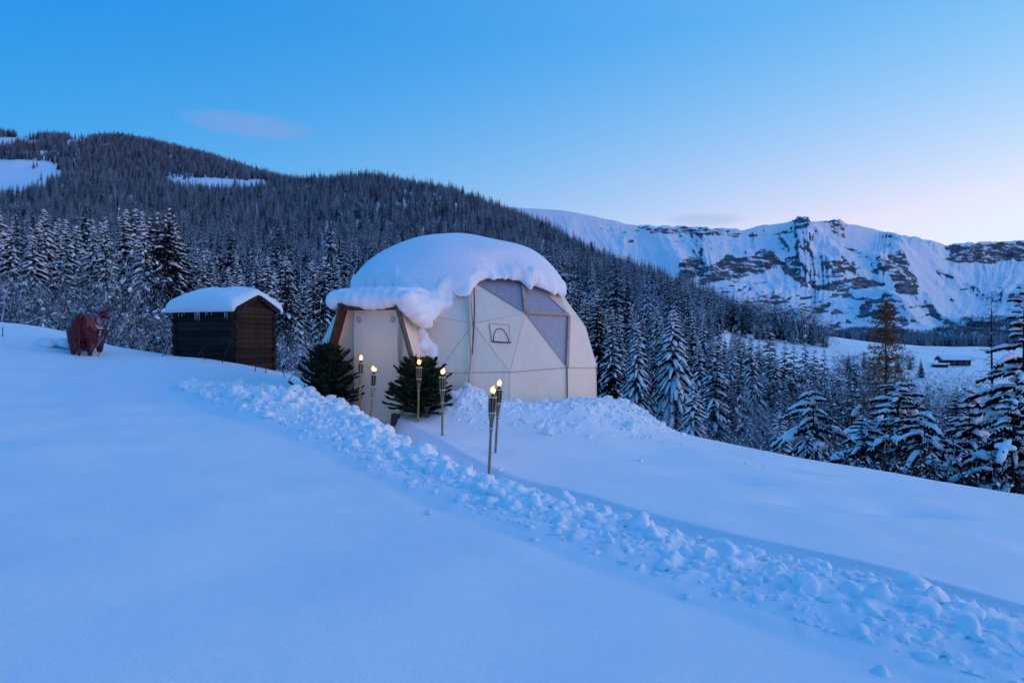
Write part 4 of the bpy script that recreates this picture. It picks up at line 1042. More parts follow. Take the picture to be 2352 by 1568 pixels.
# ------------------------------------------------------------------ bamboo torches
def torch(px, Y, py_base, py_top, lean, lean_y, flame_kind, label, turn=0.0):
    base = at(px, py_base, Y)
    base[2] = gz(base[0], base[1])
    py_base = CY - base[2] / Y * F
    Ht = (py_base - py_top) / F * Y          # snow to flame tip
    t = thing('bamboo_torch', label, 'torch', tuple(base), turn, 'torches lining the trench to the tent door')
    top = np.array([lean * Ht, lean_y * Ht, Ht])
    ax = top / np.linalg.norm(top)
    def P(h): return ax * h
    hb = Ht - 0.62                            # where the pole splits into the basket
    mb = MB(); hs = np.linspace(-0.45, hb + 0.02, 14)
    mb.tube([P(h) for h in hs], [0.0215 - 0.002 * (k % 5 == 2) for k in range(14)], 10); pole = link('pole', mb.mesh('pole', M['bamboo'], True), t)
    for h in (0.16 + 0.1 * lean, hb * 0.52, hb * 0.97):
        mb = MB(); mb.tube([P(h - 0.008), P(h), P(h + 0.008)], [0.0215, 0.026, 0.0215], 10); link('bamboo_node', mb.mesh('bamboo_node', M['bamboo'], True), pole)
    s_ = np.cross(ax, (0, 1, 0)); s_ /= np.linalg.norm(s_); u_ = np.cross(ax, s_)
    hc = Ht - 0.135                           # rim of the basket
    for k in range(8):
        a = 2 * math.pi * k / 8 + 0.2
        o_ = s_ * math.cos(a) + u_ * math.sin(a); tn = -s_ * math.sin(a) + u_ * math.cos(a)
        mb = MB()
        pts = [(hb - 0.02, 0.019), (hb + 0.10, 0.026), (hb + 0.22, 0.044), (hb + 0.34, 0.056), (hc + 0.01, 0.059)]
        V = []
        for h, r_ in pts:
            w_ = 0.0075
            for (ii, jj) in ((-1, 0), (1, 0), (1, 1), (-1, 1)): V.append(P(h) + o_ * (r_ + 0.004 * jj) + tn * w_ * ii)
        Q = [(i * 4 + j, i * 4 + (j + 1) % 4, (i + 1) * 4 + (j + 1) % 4, (i + 1) * 4 + j) for i in range(len(pts) - 1) for j in range(4)]
        mb.add(V, q=Q + [(0, 3, 2, 1), (16, 17, 18, 19)]); link('bamboo_slat', mb.mesh('bamboo_slat', M['bamboo']), t)
    for h, r_ in ((hb + 0.015, 0.029), (hb + 0.245, 0.053), (hc - 0.012, 0.065)):
        mb = MB(); mb.tube([P(h - 0.006), P(h + 0.006)], [r_, r_], 16); link('tie_band', mb.mesh('tie_band', M['tie']), t)
    mb = MB(); mb.tube([P(hc - 0.25), P(hc - 0.24), P(hc - 0.02), P(hc), P(hc + 0.012), P(hc + 0.03), P(hc + 0.04)], [0.03, 0.045, 0.050, 0.046, 0.026, 0.022, 0.022], 14)
    cn = link('canister', mb.mesh('canister', M['canister'], True), t)
    mb = MB(); mb.tube([P(hc + 0.035), P(hc + 0.06)], [0.012, 0.011], 8); link('wick', mb.mesh('wick', M['wick']), cn)
    # flame: a few licking tongues, grown together
    rnd = random.Random(int(px * 7))
    f0 = hc + 0.045; FH = (Ht - f0) * 1.25
    mb = MB()
    for k in range(4 if flame_kind else 2):
        ph = rnd.uniform(0, 6.28); sp_ = 0.022 if flame_kind else 0.008
        b0 = P(f0 + 0.008) + (s_ * math.cos(ph) + u_ * math.sin(ph)) * sp_ * 0.5
        hgt = FH * (1.0 if k == 0 else rnd.uniform(0.45, 0.8))
        dr = np.array([rnd.uniform(-0.35, 0.75) * (1 if flame_kind else 0.25), rnd.uniform(-.3, .3), 0]) * hgt
        n = 7; pts, rad = [], []
        for i in range(n):
            q = i / (n - 1)
            pts.append(b0 + ax * hgt * q + dr * q * q + np.array([0.006 * math.sin(q * 7 + ph), 0, 0]))
            rad.append((0.044 if k == 0 else 0.030) * (math.sin(math.pi * min(1, q * 0.85 + 0.16)) ** 0.9) * (1 - q * 0.35) + 0.001)
        mb.tube(pts, rad, 8)
    link('flame', mb.mesh('flame', M['flame'], True), t)
    ld = bpy.data.lights.new('torch_light', 'POINT'); ld.energy = 0.25; ld.color = (1.0, 0.50, 0.18); ld.shadow_soft_size = 0.04
    lo_ = bpy.data.objects.new('torch_light', ld); COL.objects.link(lo_); lo_.parent = t; lo_.location = tuple(P(f0 + FH * 0.55) + np.array([0, 0, FH * 0.55]))
    return t
torch(824, 13.9, 952, 817, 0.030, 0.0, 0, 'bamboo torch with tall upright flame beside the left fir')
torch(848, 13.2, 962, 842, 0.070, 0.0, 1, 'short leaning bamboo torch with ragged flame before the door curtain')
torch(960, 13.7, 962, 827, 0.020, 0.0, 1, 'bamboo torch standing in front of the right fir, flame blown flat')
torch(1016, 12.5, 997, 848, 0.0, 0.0, 1, 'bamboo torch to the right of the right fir with slanted flame')
torch(1138, 11.5, 1037, 874, 0.055, 0.0, 1, 'rear bamboo torch of the close pair beyond the trench')
torch(1121, 10.1, 1078, 889, 0.050, 0.0, 0, 'front bamboo torch of the close pair, nearest the camera')

# ------------------------------------------------------------------ conifers
def frame_of(d):
    s_ = np.cross(d, np.array([0, 0, 1.0])); n_ = np.linalg.norm(s_, axis=-1, keepdims=True)
    return s_ / np.maximum(n_, 1e-6)
def sd_pad(h): return np.array([-h[1], h[0], 0])
def spruce(seed, H, Rb, whorls, per, twigs, snow_amt, sides=5, droop=1.0, pow_=0.78, snow_r=0.075, octa=True, lowest=0.06, wide=1.0, fat=1.0, tl=1.0, out=0.0, jag=0.0, pads=0.0):
    """returns trunk, crown and snow meshes of a snow laden spruce"""
    rg = np.random.default_rng(seed)
    crown, snow, trunk = MB(), MB(), MB()
    bend = rg.uniform(-0.015, 0.015, 2) * H
    def axis(h): q = h / H; return np.array([bend[0] * q * q, bend[1] * q * q, h])
    hs = np.linspace(-0.6, H * 0.99, 9)
    trunk.tube([axis(max(h, 0)) * np.array([1, 1, 0]) + np.array([0, 0, h]) for h in hs], [max(0.012, 0.012 * H * (1 - max(h, 0) / H) + 0.01) for h in hs], 7)
    az0 = rg.uniform(0, 6.28)
    lop = rg.uniform(0, 6.28)
    for w in range(whorls):
        q = lowest + (0.985 - lowest) * (w / (whorls - 1)) ** 0.92
        nb = max(3, int(round(per * (1.05 - 0.45 * q))))
        for k in range(nb):
            h = H * (q + rg.uniform(-0.5, 0.5) * 0.85 / whorls)
            if h > H * 0.99: h = H * 0.985
            az = az0 + w * 2.4 + k * 2 * math.pi / nb + rg.uniform(-0.35, 0.35)
            L = Rb * (1 - h / H) ** pow_ * rg.uniform(0.72, 1.15) * (1 + 0.10 * math.cos(az - lop)) + 0.035 * Rb
            if rg.random() < 0.06: L *= 0.55
            if jag:
                L *= rg.uniform(1 - jag, 1 + 0.6 * jag)
                if rg.random() < 0.3 * jag: continue
            up0 = 0.55 * (h / H) ** 1.5 - 0.12 + rg.uniform(-0.1, 0.1)
            dr = droop * (0.85 - 0.45 * h / H) * rg.uniform(0.75, 1.25)
            hd_ = np.array([math.cos(az), math.sin(az), 0])
            ts = np.linspace(0, 1, 6)
            zz = L * (up0 * ts - dr * ts ** 2 + 0.18 * dr * ts ** 4)
            pts = axis(h)[None] + hd_[None] * (L * ts)[:, None] * 0.97 + np.array([0, 0, 1.0])[None] * zz[:, None]
            # twigs
            m_ = twigs
            t_ = np.linspace(0.14, 1.0, m_) + rg.uniform(-0.03, 0.03, m_); t_ = np.clip(t_, 0.05, 1.0)
            o = np.stack([np.interp(t_, ts, pts[:, c]) for c in range(3)], 1)
            t2 = np.clip(t_ + 0.03, 0, 1.03); tan = np.stack([np.interp(t2, ts, pts[:, c]) for c in range(3)], 1) - np.stack([np.interp(t_ - 0.03, ts, pts[:, c]) for c in range(3)], 1)
            tan /= np.linalg.norm(tan, axis=1)[:, None] + 1e-9
            sd = np.array([-hd_[1], hd_[0], 0])
            for s_ in (-1, 1):
                d = tan * rg.uniform(0.45, 0.75, (m_, 1)) + sd * s_ * rg.uniform(0.45, 0.85, (m_, 1)) + np.array([0, 0, -1.0]) * rg.uniform(0.15, 0.65, (m_, 1)) * droop
                d /= np.linalg.norm(d, axis=1)[:, None]
                l = L * (0.20 + 0.26 * (1 - t_)) * tl * rg.uniform(0.75, 1.25, m_) + 0.02 * Rb
                side = np.cross(d, rg.normal(size=(m_, 3)) * 0.35 + np.array([0, 0, 1.0])); side /= np.linalg.norm(side, axis=1)[:, None] + 1e-9
                crown.kites(o, d, l, l * rg.uniform(0.16, 0.26, m_) * wide, side, 0.08)
                keep = rg.random(m_) < snow_amt
                if keep.any():
                    oo = o[keep] + np.array([0, 0, 0.014 * Rb + out]) + hd_ * out; dd = d[keep]; ll = l[keep] * rg.uniform(0.55, 0.95, keep.sum())
                    ss = frame_of(dd)
                    if octa: snow.octas(oo, dd, ll, ll * 0.13 * fat, (ll * 0.09 + 0.01 * Rb) * fat, ss)
                    else: snow.kites(oo + np.array([0, 0, 0.03 * Rb]) + dd * ll[:, None] * 0.15, dd, ll, ll * 0.30, side[keep], 0.05)
            if pads and rg.random() < pads and h < 0.75 * H:
                tc_ = rg.uniform(0.35, 0.95); c0 = np.array([np.interp(tc_, ts, pts[:, c]) for c in range(3)]); pr_ = rg.uniform(0.11, 0.24) * L
                for _ in range(4): ellipsoid(snow, c0 + hd_ * rg.uniform(-1, 1) * pr_ + sd_pad(hd_) * rg.uniform(-.8, .8) * pr_ + np.array([0, 0, rg.uniform(-.3, .25) * pr_ - 0.15 * pr_]), np.array([1, 1, 0.62]) * pr_ * rg.uniform(0.5, 1.0), src=ICO2)
            # hanging curtain under the bough
            d = np.array([0, 0, -1.0]) + tan * 0.5 + rg.normal(size=(m_, 3)) * 0.25; d /= np.linalg.norm(d, axis=1)[:, None]
            l = L * 0.26 * tl * rg.uniform(0.6, 1.2, m_)
            sdn = np.cross(d, rg.normal(size=(m_, 3))); sdn /= np.linalg.norm(sdn, axis=1)[:, None] + 1e-9
            crown.kites(o, d, l, l * 0.22, sdn)
            # snow rope lying along the bough
            if rg.random() < min(1, snow_amt * 1.7) and sides:
                a0, a1 = rg.uniform(0.08, 0.3), rg.uniform(0.85, 1.03)
                tq = np.linspace(a0, a1, 6)
                sp_ = np.stack([np.interp(tq, ts, pts[:, c]) for c in range(3)], 1)
                rr = snow_r * Rb * (0.35 + 0.65 * L / Rb) * (0.45 + 0.75 * np.sin(np.pi * (tq - a0) / (a1 - a0) * 0.86 + 0.28)) * rg.uniform(0.7, 1.25, 6) * rg.uniform(0.6, 1.2)
                sp_[:, 2] += rr * 0.55
                snow.tube(sp_, rr, sides, 0.72, True, rg.uniform(0, 1))
    # leader
    crown.tube([axis(H * 0.95), axis(H) + np.array([0, 0, 0.02 * H])], [0.012 * Rb, 0.003], 4)
    for k in range(3 if sides else 0):
        ellipsoid(snow, axis(H * (0.985 - 0.03 * k)) + np.array([0, 0, 0.0]), np.array([0.05, 0.05, 0.06]) * Rb * rg.uniform(0.6, 1.1), src=ICO1)
    return trunk, crown, snow
TREES = {}
def make_variant(key, **kw):
    tr, cr, sw = spruce(**kw)
    TREES[key] = (tr.mesh('trunk', M['bark'], True), cr.mesh('crown', M['needle']), sw.mesh('snow_load', M['snow_tree'], True), kw['H'])
make_variant('a', seed=1, H=16, Rb=3.3, whorls=26, per=8, twigs=10, snow_amt=0.34, wide=1.35, tl=0.72, fat=1.5, out=0.05)
make_variant('b', seed=2, H=16, Rb=2.8, whorls=28, per=7, twigs=10, snow_amt=0.26, wide=1.35, tl=0.72, fat=1.5, out=0.05)
make_variant('c', seed=3, H=16, Rb=3.6, whorls=25, per=8, twigs=10, snow_amt=0.42, droop=1.3, wide=1.3, tl=0.72, fat=1.5, out=0.05)
make_variant('d', seed=4, H=16, Rb=3.0, whorls=26, per=8, twigs=10, snow_amt=0.14, wide=1.35, tl=0.72, fat=1.5, out=0.05)
make_variant('e', seed=5, H=16, Rb=2.5, whorls=28, per=7, twigs=10, snow_amt=0.28, pow_=0.62, wide=1.35, tl=0.72, fat=1.5, out=0.05)
make_variant('dark', seed=6, H=16, Rb=3.3, whorls=26, per=9, twigs=10, snow_amt=0.10, wide=1.4, tl=0.72)
make_variant('hero', seed=8, H=15, Rb=3.6, whorls=30, per=9, twigs=16, snow_amt=0.72, droop=1.6, snow_r=0.075, tl=0.62, wide=1.2, fat=1.5, out=0.05)
make_variant('young', seed=9, H=7, Rb=2.2, whorls=17, per=8, twigs=18, snow_amt=0.7, droop=1.0, snow_r=0.085, tl=0.55, wide=1.2, fat=1.4, out=0.03)
make_variant('heavy', seed=10, H=5, Rb=2.0, whorls=17, per=10, twigs=24, snow_amt=0.42, droop=1.2, snow_r=0.055, pow_=0.5, jag=0.5, pads=0.34, tl=0.5, fat=1.3)
make_variant('heavy2', seed=14, H=5, Rb=2.1, whorls=14, per=9, twigs=26, snow_amt=0.38, droop=1.5, snow_r=0.06, pow_=0.42, jag=0.6, pads=0.4, tl=0.48, fat=1.3)
make_variant('bigright', seed=12, H=11, Rb=3.3, whorls=22, per=9, twigs=26, snow_amt=0.34, droop=0.85, snow_r=0.055, jag=0.45, pads=0.2, tl=0.48, fat=1.3)
def put_tree(key, x, y, H, rz, name, label, group, cat='tree', sx=1.0, z=None):
    tr, cr, sw, H0 = TREES[key]
    zz = gz(x, y) if z is None else z
    t = thing(name, label, cat, (x, y, zz - 0.15), rz, group)
    s_ = H / H0; t.scale = (s_ * sx, s_ * sx, s_)
    link('trunk', tr, t); link('crown', cr, t)['kind'] = 'stuff'; link('snow_load', sw, t)['kind'] = 'stuff'
    return t
def pos(px, Y): return ((px - CX) / F * Y, Y)
def put_px(key, px, Y, py_top, label, group=None, name='spruce_tree', sx=1.0, rz=None):
    x, y = pos(px, Y); zb = gz(x, y); H = (CY - py_top) / F * Y - zb
    return put_tree(key, x, y, H, random.uniform(0, 6.28) if rz is None else rz, name, label, group, sx=sx)

# the dark stand behind the cow and the hut
rl = random.Random(5)
def look_word(key): return {'a': 'snow laden', 'b': 'slim snowy', 'c': 'drooping snow heavy', 'd': 'dark sparsely snowed', 'e': 'narrow columnar snowy', 'dark': 'almost black', 'hero': 'drooping', 'young': 'young'}[key]
def size_word(H): return 'short' if H < 9.5 else 'medium' if H < 13 else 'tall' if H < 17 else 'very tall'
def row_word(y, a, b_): return 'front row' if y < a else 'middle row' if y < b_ else 'back row'
def band_word(px): return ('at the left picture edge' if px < 60 else 'left of the cow' if px < 140 else 'behind the cow' if px < 260 else 'between cow and hut' if px < 390 else 'behind the hut roof' if px < 520 else 'above the hut gable' if px < 640 else 'between hut and porch' if px < 745 else 'left of the snowy dome')
LG = 'spruces standing behind the hut and the cow'
def top_line(px): return np.interp(px, [-120, 0, 40, 90, 150, 230, 300, 350, 395, 415, 470, 530, 600, 660, 700, 745, 800, 830], [455, 462, 470, 452, 486, 490, 470, 478, 474, 540, 572, 572, 560, 585, 590, 580, 602, 610])
cnt_spruce = 0
spots = []
for k in range(2600):
    if len(spots) >= 135: break
    px = rl.uniform(-110, 835); Y = math.exp(rl.uniform(math.log(58), math.log(165)))
    x, y = pos(px, Y)
    if any((x - a) ** 2 + (y - b_) ** 2 < (2.6 + 0.007 * y) ** 2 for a, b_, _ in spots): continue
    spots.append((x, y, px))
spots.sort(key=lambda s_: s_[1])
for x, y, px in spots:
    zb = gz(x, y)
    tl = top_line(px) + rl.uniform(0, 1) ** 1.3 * 95
    H = (CY - tl) / F * y - zb
    H = min(max(H, 6.5), 22 + rl.uniform(0, 3))
    key = rl.choice(['a', 'b', 'c', 'd', 'e', 'a', 'c', 'b'])
    if 340 < px < 420 and rl.random() < 0.5: key = 'dark'
    put_tree(key, x, y, H, rl.uniform(0, 6.28), 'spruce_tree', '%s %s spruce, %s of the stand %s' % (size_word(H), look_word(key), row_word(y, 80, 115), band_word(px)), LG, sx=rl.uniform(0.85, 1.15) * (1.25 if H < 11 else 1.0)); cnt_spruce += 1
put_px('dark', 392, 84, 472, 'tallest near black spruce rising behind the left end of the hut roof', None, sx=1.15)

# right of the dome
RG = 'spruces below the field beside the dome'
put_px('hero', 1548, 62, 708, 'tall spruce with long drooping snowy boughs right of the dome', None, sx=1.1, rz=0.4)
put_px('young', 1590, 46, 864, 'small snow covered spruce in front of the tall drooping one', None, sx=0.95, rz=1.0)
put_px('a', 1640, 54, 768, 'dark spruce with snowy lower boughs beside the small snow covered one', None, sx=1.05)
put_px('c', 1462, 60, 735, 'snowy spruce between the dome and the tall drooping spruce', None)
put_px('b', 1405, 80, 700, 'narrow spruce rising just behind the right edge of the dome', None)
put_px('d', 1655, 110, 742, 'sparse dark spruce at the left end of the white meadow', None)
put_px('c', 1728, 78, 768, 'spruce with one long white bough below the white meadow', None, sx=0.9)
for px, Y, tp in ((1765, 105, 744), (1742, 120, 775), (1800, 95, 778), (1822, 100, 790), (1850, 110, 785), (1868, 104, 800), (1893, 120, 800), (1780, 88, 805), (1700, 95, 800), (1925, 100, 830), (1960, 110, 820)):
    put_px(rl.choice(['a', 'b', 'd', 'e']), px, Y, tp, 'young spruce, %s from the left of the row against the white meadow' % {1765: 'fourth', 1742: 'second', 1800: 'sixth', 1822: 'seventh', 1850: 'eighth', 1868: 'ninth', 1893: 'tenth', 1780: 'fifth', 1700: 'first', 1925: 'eleventh', 1960: 'last'}[px], 'young spruces below the meadow', sx=1.1)
spots2 = []
for k in range(3000):
    if len(spots2) >= 85: break
    px = rl.uniform(1330, 1730); Y = math.exp(rl.uniform(math.log(85), math.log(260)))
    x, y = pos(px, Y)
    if any((x - a) ** 2 + (y - b_) ** 2 < (3.1 + 0.008 * y) ** 2 for a, b_ in spots2): continue
    zb = gz(x, y); H = rl.uniform(11, 18); top = CY - (zb + H) / y * F
    if top < np.interp(px, [1330, 1500, 1600, 1680, 1730], [600, 655, 690, 730, 765]): continue
    key = rl.choice(['a', 'b', 'c', 'd', 'e']); spots2.append((x, y)); put_tree(key, x, y, H, rl.uniform(0, 6.28), 'spruce_tree', '%s %s spruce, %s of the wood %s' % (size_word(H), look_word(key), row_word(y, 120, 175), 'close to the dome' if px < 1430 else 'left of the tallest spruce' if px < 1530 else 'behind the tallest spruce' if px < 1630 else 'near the white meadow'), RG, sx=rl.uniform(0.85, 1.1))
# row of trees behind the dome top
spots3 = []
for k in range(1200):
    if len(spots3) >= 26: break
    px = rl.uniform(830, 1340); Y = math.exp(rl.uniform(math.log(80), math.log(220)))
    x, y = pos(px, Y)
    if any((x - a) ** 2 + (y - b_) ** 2 < 16 for a, b_ in spots3): continue
    zb = gz(x, y); H = rl.uniform(10, 17)
    if CY - (zb + H) / y * F < np.interp(px, [830, 1340], [600, 610]): continue
    if CY - (zb + H) / y * F > 690: continue
    key = rl.choice(['a', 'b', 'c', 'd', 'e']); spots3.append((x, y)); put_tree(key, x, y, H, rl.uniform(0, 6.28), 'spruce_tree', '%s %s spruce behind the dome, %s, %s' % (size_word(H), look_word(key), row_word(y, 110, 155), 'left side' if px < 1000 else 'centre' if px < 1180 else 'right side'), 'spruces behind the dome')
# big conifers at the right edge
put_px('bigright', 2350, 25, 640, 'large snow laden spruce cut by the right edge of the picture', None, sx=1.05, rz=2.2)
put_px('heavy2', 2325, 22.5, 905, 'low spruce buried in snow pads at the right edge', None, sx=1.2, rz=0.3)
put_px('heavy', 2060, 27.0, 868, 'broad young spruce bent under heavy snow pads below the larch', None, sx=1.25, rz=1.2)
put_px('heavy2', 2125, 25.0, 935, 'snow bent spruce at the field edge to the right of the larch', None, sx=1.05, rz=4.0)
put_px('heavy', 1985, 27.0, 950, 'low snow padded spruce to the left of the larch foot', None, sx=1.15, rz=5.0)
put_px('heavy2', 1870, 33.0, 890, 'small spruce carrying round snow pads by the twiggy thicket', None, sx=1.0, rz=2.6)
put_px('young', 2230, 33.0, 880, 'dark young spruce between the larch and the right edge', None, sx=1.1)
put_px('young', 1790, 40.0, 940, 'little snowy spruce among the red leaved bushes', None, sx=1.0)

# the rusty larch: bare-topped, feathery
def larch(seed, H, Rb, mat_crown, dens=1.0, bare=False):
    rg = np.random.default_rng(seed); cr, tr, sw = MB(), MB(), MB()
    hs = np.linspace(-0.5, H, 10); tr.tube([(0.02 * math.sin(h), 0, h) for h in hs], [0.011 * H * (1 - max(h, 0) / H * 0.93) for h in hs], 8)
    p0, p1, r0, r1 = [], [], [], []; ko, kd, kl = [], [], []
    nb = int(120 * dens)
    for k in range(nb):
        q = 0.10 + 0.89 * (k / nb); az = k * 2.399 + rg.uniform(-.3, .3); L = Rb * (1 - q) ** 0.7 * rg.uniform(0.6, 1.1) + 0.08
        hd_ = np.array([math.cos(az), math.sin(az), 0]); up_ = rg.uniform(-0.1, 0.35) + 0.25 * q
        prev = np.array([0, 0, H * q]); n = 6
        for i in range(1, n + 1):
            t_ = i / n; p = np.array([0, 0, H * q]) + hd_ * L * t_ + np.array([0, 0, L * (up_ * t_ - 0.25 * t_ * t_)])
            p0.append(prev); p1.append(p); r0.append(0.012 * (1 - t_) + 0.004); r1.append(0.012 * (1 - t_) + 0.003)
            for j in range(5 if not bare else 2):
                o = prev + (p - prev) * rg.random(); d = (p - prev) / np.linalg.norm(p - prev) * 0.5 + rg.normal(size=3) * 0.6 + np.array([0, 0, -0.1]); d /= np.linalg.norm(d)
                l = rg.uniform(0.12, 0.34) * (1.15 - 0.5 * t_)
                p0.append(o); p1.append(o + d * l); r0.append(0.004); r1.append(0.002)
                if not bare:
                    for m_ in range(3 if q > 0.5 else 6): ko.append(o + d * l * rg.random()); kd.append(d * 0.5 + rg.normal(size=3) * 0.7); kl.append(rg.uniform(0.05, 0.12))
            prev = p
    tr.prisms(np.array(p0), np.array(p1), np.array(r0), np.array(r1))
    if ko:
        kd = np.array(kd); kd /= np.linalg.norm(kd, axis=1)[:, None]; sd = np.cross(kd, rg.normal(size=kd.shape)); sd /= np.linalg.norm(sd, axis=1)[:, None]
        cr.kites(np.array(ko), kd, np.array(kl), np.array(kl) * 0.22, sd)
    # a few clots of snow caught in the forks
    for k in range(9):
        q = rg.uniform(0.28, 0.62); az = rg.uniform(0, 6.28); L = Rb * (1 - q) ** 0.7 * rg.uniform(0.3, 0.8)
        c = np.array([math.cos(az) * L, math.sin(az) * L, H * q])
        for j in range(4): ellipsoid(sw, c + np.array([math.cos(az) * 0.10 * j, math.sin(az) * 0.1 * j, -0.13 * j]), np.array([0.11, 0.11, 0.15]) * rg.uniform(0.7, 1.3), src=ICO2)
    return tr, cr, sw
def put_larch(seed, px, Y, top, Rb, label, bare=False, dens=1.0):
    x, y = pos(px, Y); zb = gz(x, y); H = (CY - top) / F * Y - zb
    tr, cr, sw = larch(seed, H, Rb, None, dens, bare)
    t = thing('larch_tree', label, 'tree', (x, y, zb))
    link('trunk', tr.mesh('trunk', M['twig' if bare else 'bark'], True), t)
    if not bare: link('crown', cr.mesh('crown', M['needle_larch']), t)
    link('snow_load', sw.mesh('snow_load', M['snow_tree'], True), t)['kind'] = 'stuff'
put_larch(3, 2034, 31, 690, 2.7, 'larch with rusty brown needles standing above the snowy thicket', dens=1.3)
put_larch(4, 2278, 33, 668, 2.1, 'bare grey larch with fine twigs near the right edge', bare=True, dens=0.9)

# ------------------------------------------------------------------ frosted shrubs and leafless trees
def shrub(seed, H, spread, stems, levels=4, lean=0.35, snowy=0.06, leaves=0, minr=0.006):
    rg = np.random.default_rng(seed)
    p0, p1, r0, r1 = [], [], [], []; so, sd = [], []; lo, ld = [], []
    def grow(p, d, L, r, lev):
        n = 3 if lev < 2 else 2
        for i in range(n):
            d = d + rg.normal(size=3) * 0.16 + np.array([0, 0, 0.05 - 0.16 * (lev >= 2)]); d /= np.linalg.norm(d)
            q = p + d * L / n
            p0.append(p); p1.append(q); r0.append(r); r1.append(r * 0.78); r *= 0.78
            if lev >= 2 and rg.random() < snowy: so.append((p + q) / 2); sd.append(d)
            if leaves and lev >= 2:
                for _ in range(leaves): lo.append(p + (q - p) * rg.random()); ld.append(rg.normal(size=3))
            if lev < levels:
                for c in range(2 if lev else 3):
                    e = d + rg.normal(size=3) * 0.55; e /= np.linalg.norm(e)
                    grow(q, e, L * rg.uniform(0.45, 0.7), r * 0.7, lev + 1)
            p = q
    for k in range(stems):
        a = rg.uniform(0, 6.28); d = np.array([math.cos(a) * lean, math.sin(a) * lean, 1.0]); d /= np.linalg.norm(d)
        grow(np.array([math.cos(a), math.sin(a), 0]) * spread * rg.random() * 0.35, d, H * rg.uniform(0.5, 0.75), 0.012 * H ** 0.5, 1)
    tw = MB(); tw.prisms(np.array(p0), np.array(p1), np.maximum(np.array(r0), minr), np.maximum(np.array(r1), minr * 0.8))
    sw = MB()
    if so:
        so_, sd_ = np.array(so), np.array(sd); ss = frame_of(sd_); l = rg.uniform(0.10, 0.30, len(so_)) * (H / 4) ** 0.5
        sw.octas(so_ - sd_ * l[:, None] * 0.5, sd_, l, l * 0.28, l * 0.24, ss)
    lf = MB()
    if lo:
        d = np.array(ld); d /= np.linalg.norm(d, axis=1)[:, None]; s_ = np.cross(d, rg.normal(size=d.shape)); s_ /= np.linalg.norm(s_, axis=1)[:, None]
        l = rg.uniform(0.05, 0.10, len(d)); lf.kites(np.array(lo), d, l, l * 0.35, s_)
    return tw.mesh('twigs', M['twig']), sw.mesh('snow_load', M['snow_tree']), (lf.mesh('leaves', M['leaf_red']) if lo else None)
SH = [shrub(20 + k, 4.0, 1.6, 5, 4, 0.45, 0.03) for k in range(4)]
SHT = [shrub(30 + k, 7.0, 0.8, 2, 4, 0.18, 0.04) for k in range(3)]
SHF = [shrub(60 + k, 7.0, 1.0, 3, 4, 0.22, 0.05, minr=0.022) for k in range(3)]
SHR = [shrub(40 + k, 1.8, 1.2, 7, 3, 0.6, 0.22, 5) for k in range(2)]
def put_shrub(kind, k, x, y, s_, label, group, name='frosted_shrub', cat='shrub'):
    tw, sw, lf = kind[k % len(kind)]
    t = thing(name, label, cat, (x, y, gz(x, y) - 0.1), rl.uniform(0, 6.28), group); t.scale = (s_ * rl.uniform(0.9, 1.2),) * 2 + (s_,)
    link('twigs', tw, t)['kind'] = 'stuff'; link('snow_load', sw, t)['kind'] = 'stuff'
    if lf: link('leaves', lf, t)['kind'] = 'stuff'
def scatter_shrubs(n, pxr, Yr, sc, kinds, label, group, mind=1.6, name='frosted_shrub', cat='shrub'):
    pts = []; tries = 0
    while len(pts) < n and tries < n * 60:
        tries += 1
        px = rl.uniform(*pxr); Y = math.exp(rl.uniform(math.log(Yr[0]), math.log(Yr[1]))); x, y = pos(px, Y)
        if any((x - a) ** 2 + (y - b_) ** 2 < mind ** 2 for a, b_ in pts): continue
        pts.append((x, y)); s0 = rl.uniform(*sc); fr = (px - pxr[0]) / (pxr[1] - pxr[0]); dp = (math.log(Y / Yr[0])) / math.log(Yr[1] / Yr[0]); sf = (s0 - sc[0]) / (sc[1] - sc[0])
        adj = ('small ' if sf < 0.33 else 'big ' if sf > 0.67 else '') + label
        adj += (', ' + ('front' if dp < 0.33 else 'middle' if dp < 0.67 else 'rear') + ' ' + ('left' if fr < 0.25 else 'centre left' if fr < 0.5 else 'centre right' if fr < 0.75 else 'right'))
        put_shrub(kinds, rl.randrange(9), x, y, s0, adj, group, name, cat)
scatter_shrubs(30, (-80, 395), (31, 52), (0.75, 1.25), SH, 'frosted twiggy shrub in the thicket behind the maroon cow', 'thicket behind the cow')
scatter_shrubs(10, (-60, 400), (40, 60), (0.8, 1.15), SHT, 'slim leafless tree with frosted twigs behind the thicket', 'slim trees behind the cow', 2.5, 'leafless_tree', 'tree')
scatter_shrubs(9, (635, 760), (29, 45), (0.55, 1.0), SH, 'frosted shrub between the log hut and the porch', 'shrubs between hut and porch')
scatter_shrubs(8, (395, 640), (34, 50), (0.7, 1.0), SH, 'frosted shrub showing beside the hut walls', 'shrubs behind the hut', 2.0)
scatter_shrubs(12, (1410, 1760), (44, 70), (0.45, 0.8), SH, 'frosted shrub below the field edge right of the dome', 'shrubs below the field edge')
scatter_shrubs(26, (1665, 2250), (42, 75), (0.8, 1.4), SH, 'bluish frosted bush in the hollow left of the larch', 'bushes in the hollow', 2.0)
scatter_shrubs(14, (1650, 2280), (45, 85), (0.9, 1.2), SHT, 'thin leafless tree in the hollow before the chalet meadow', 'thin trees in the hollow', 3, 'leafless_tree', 'tree')
scatter_shrubs(12, (1720, 1990), (27, 34), (0.8, 1.3), SHR, 'low bush with dark red dead leaves at the field edge', 'red leaved bushes at the field edge', 0.8, 'red_leaved_bush')
scatter_shrubs(14, (1960, 2352), (21, 27), (0.8, 1.4), SHR, 'red leaved bush tangled among the snow bent spruces', 'red leaved bushes under the larch', 0.7, 'red_leaved_bush')
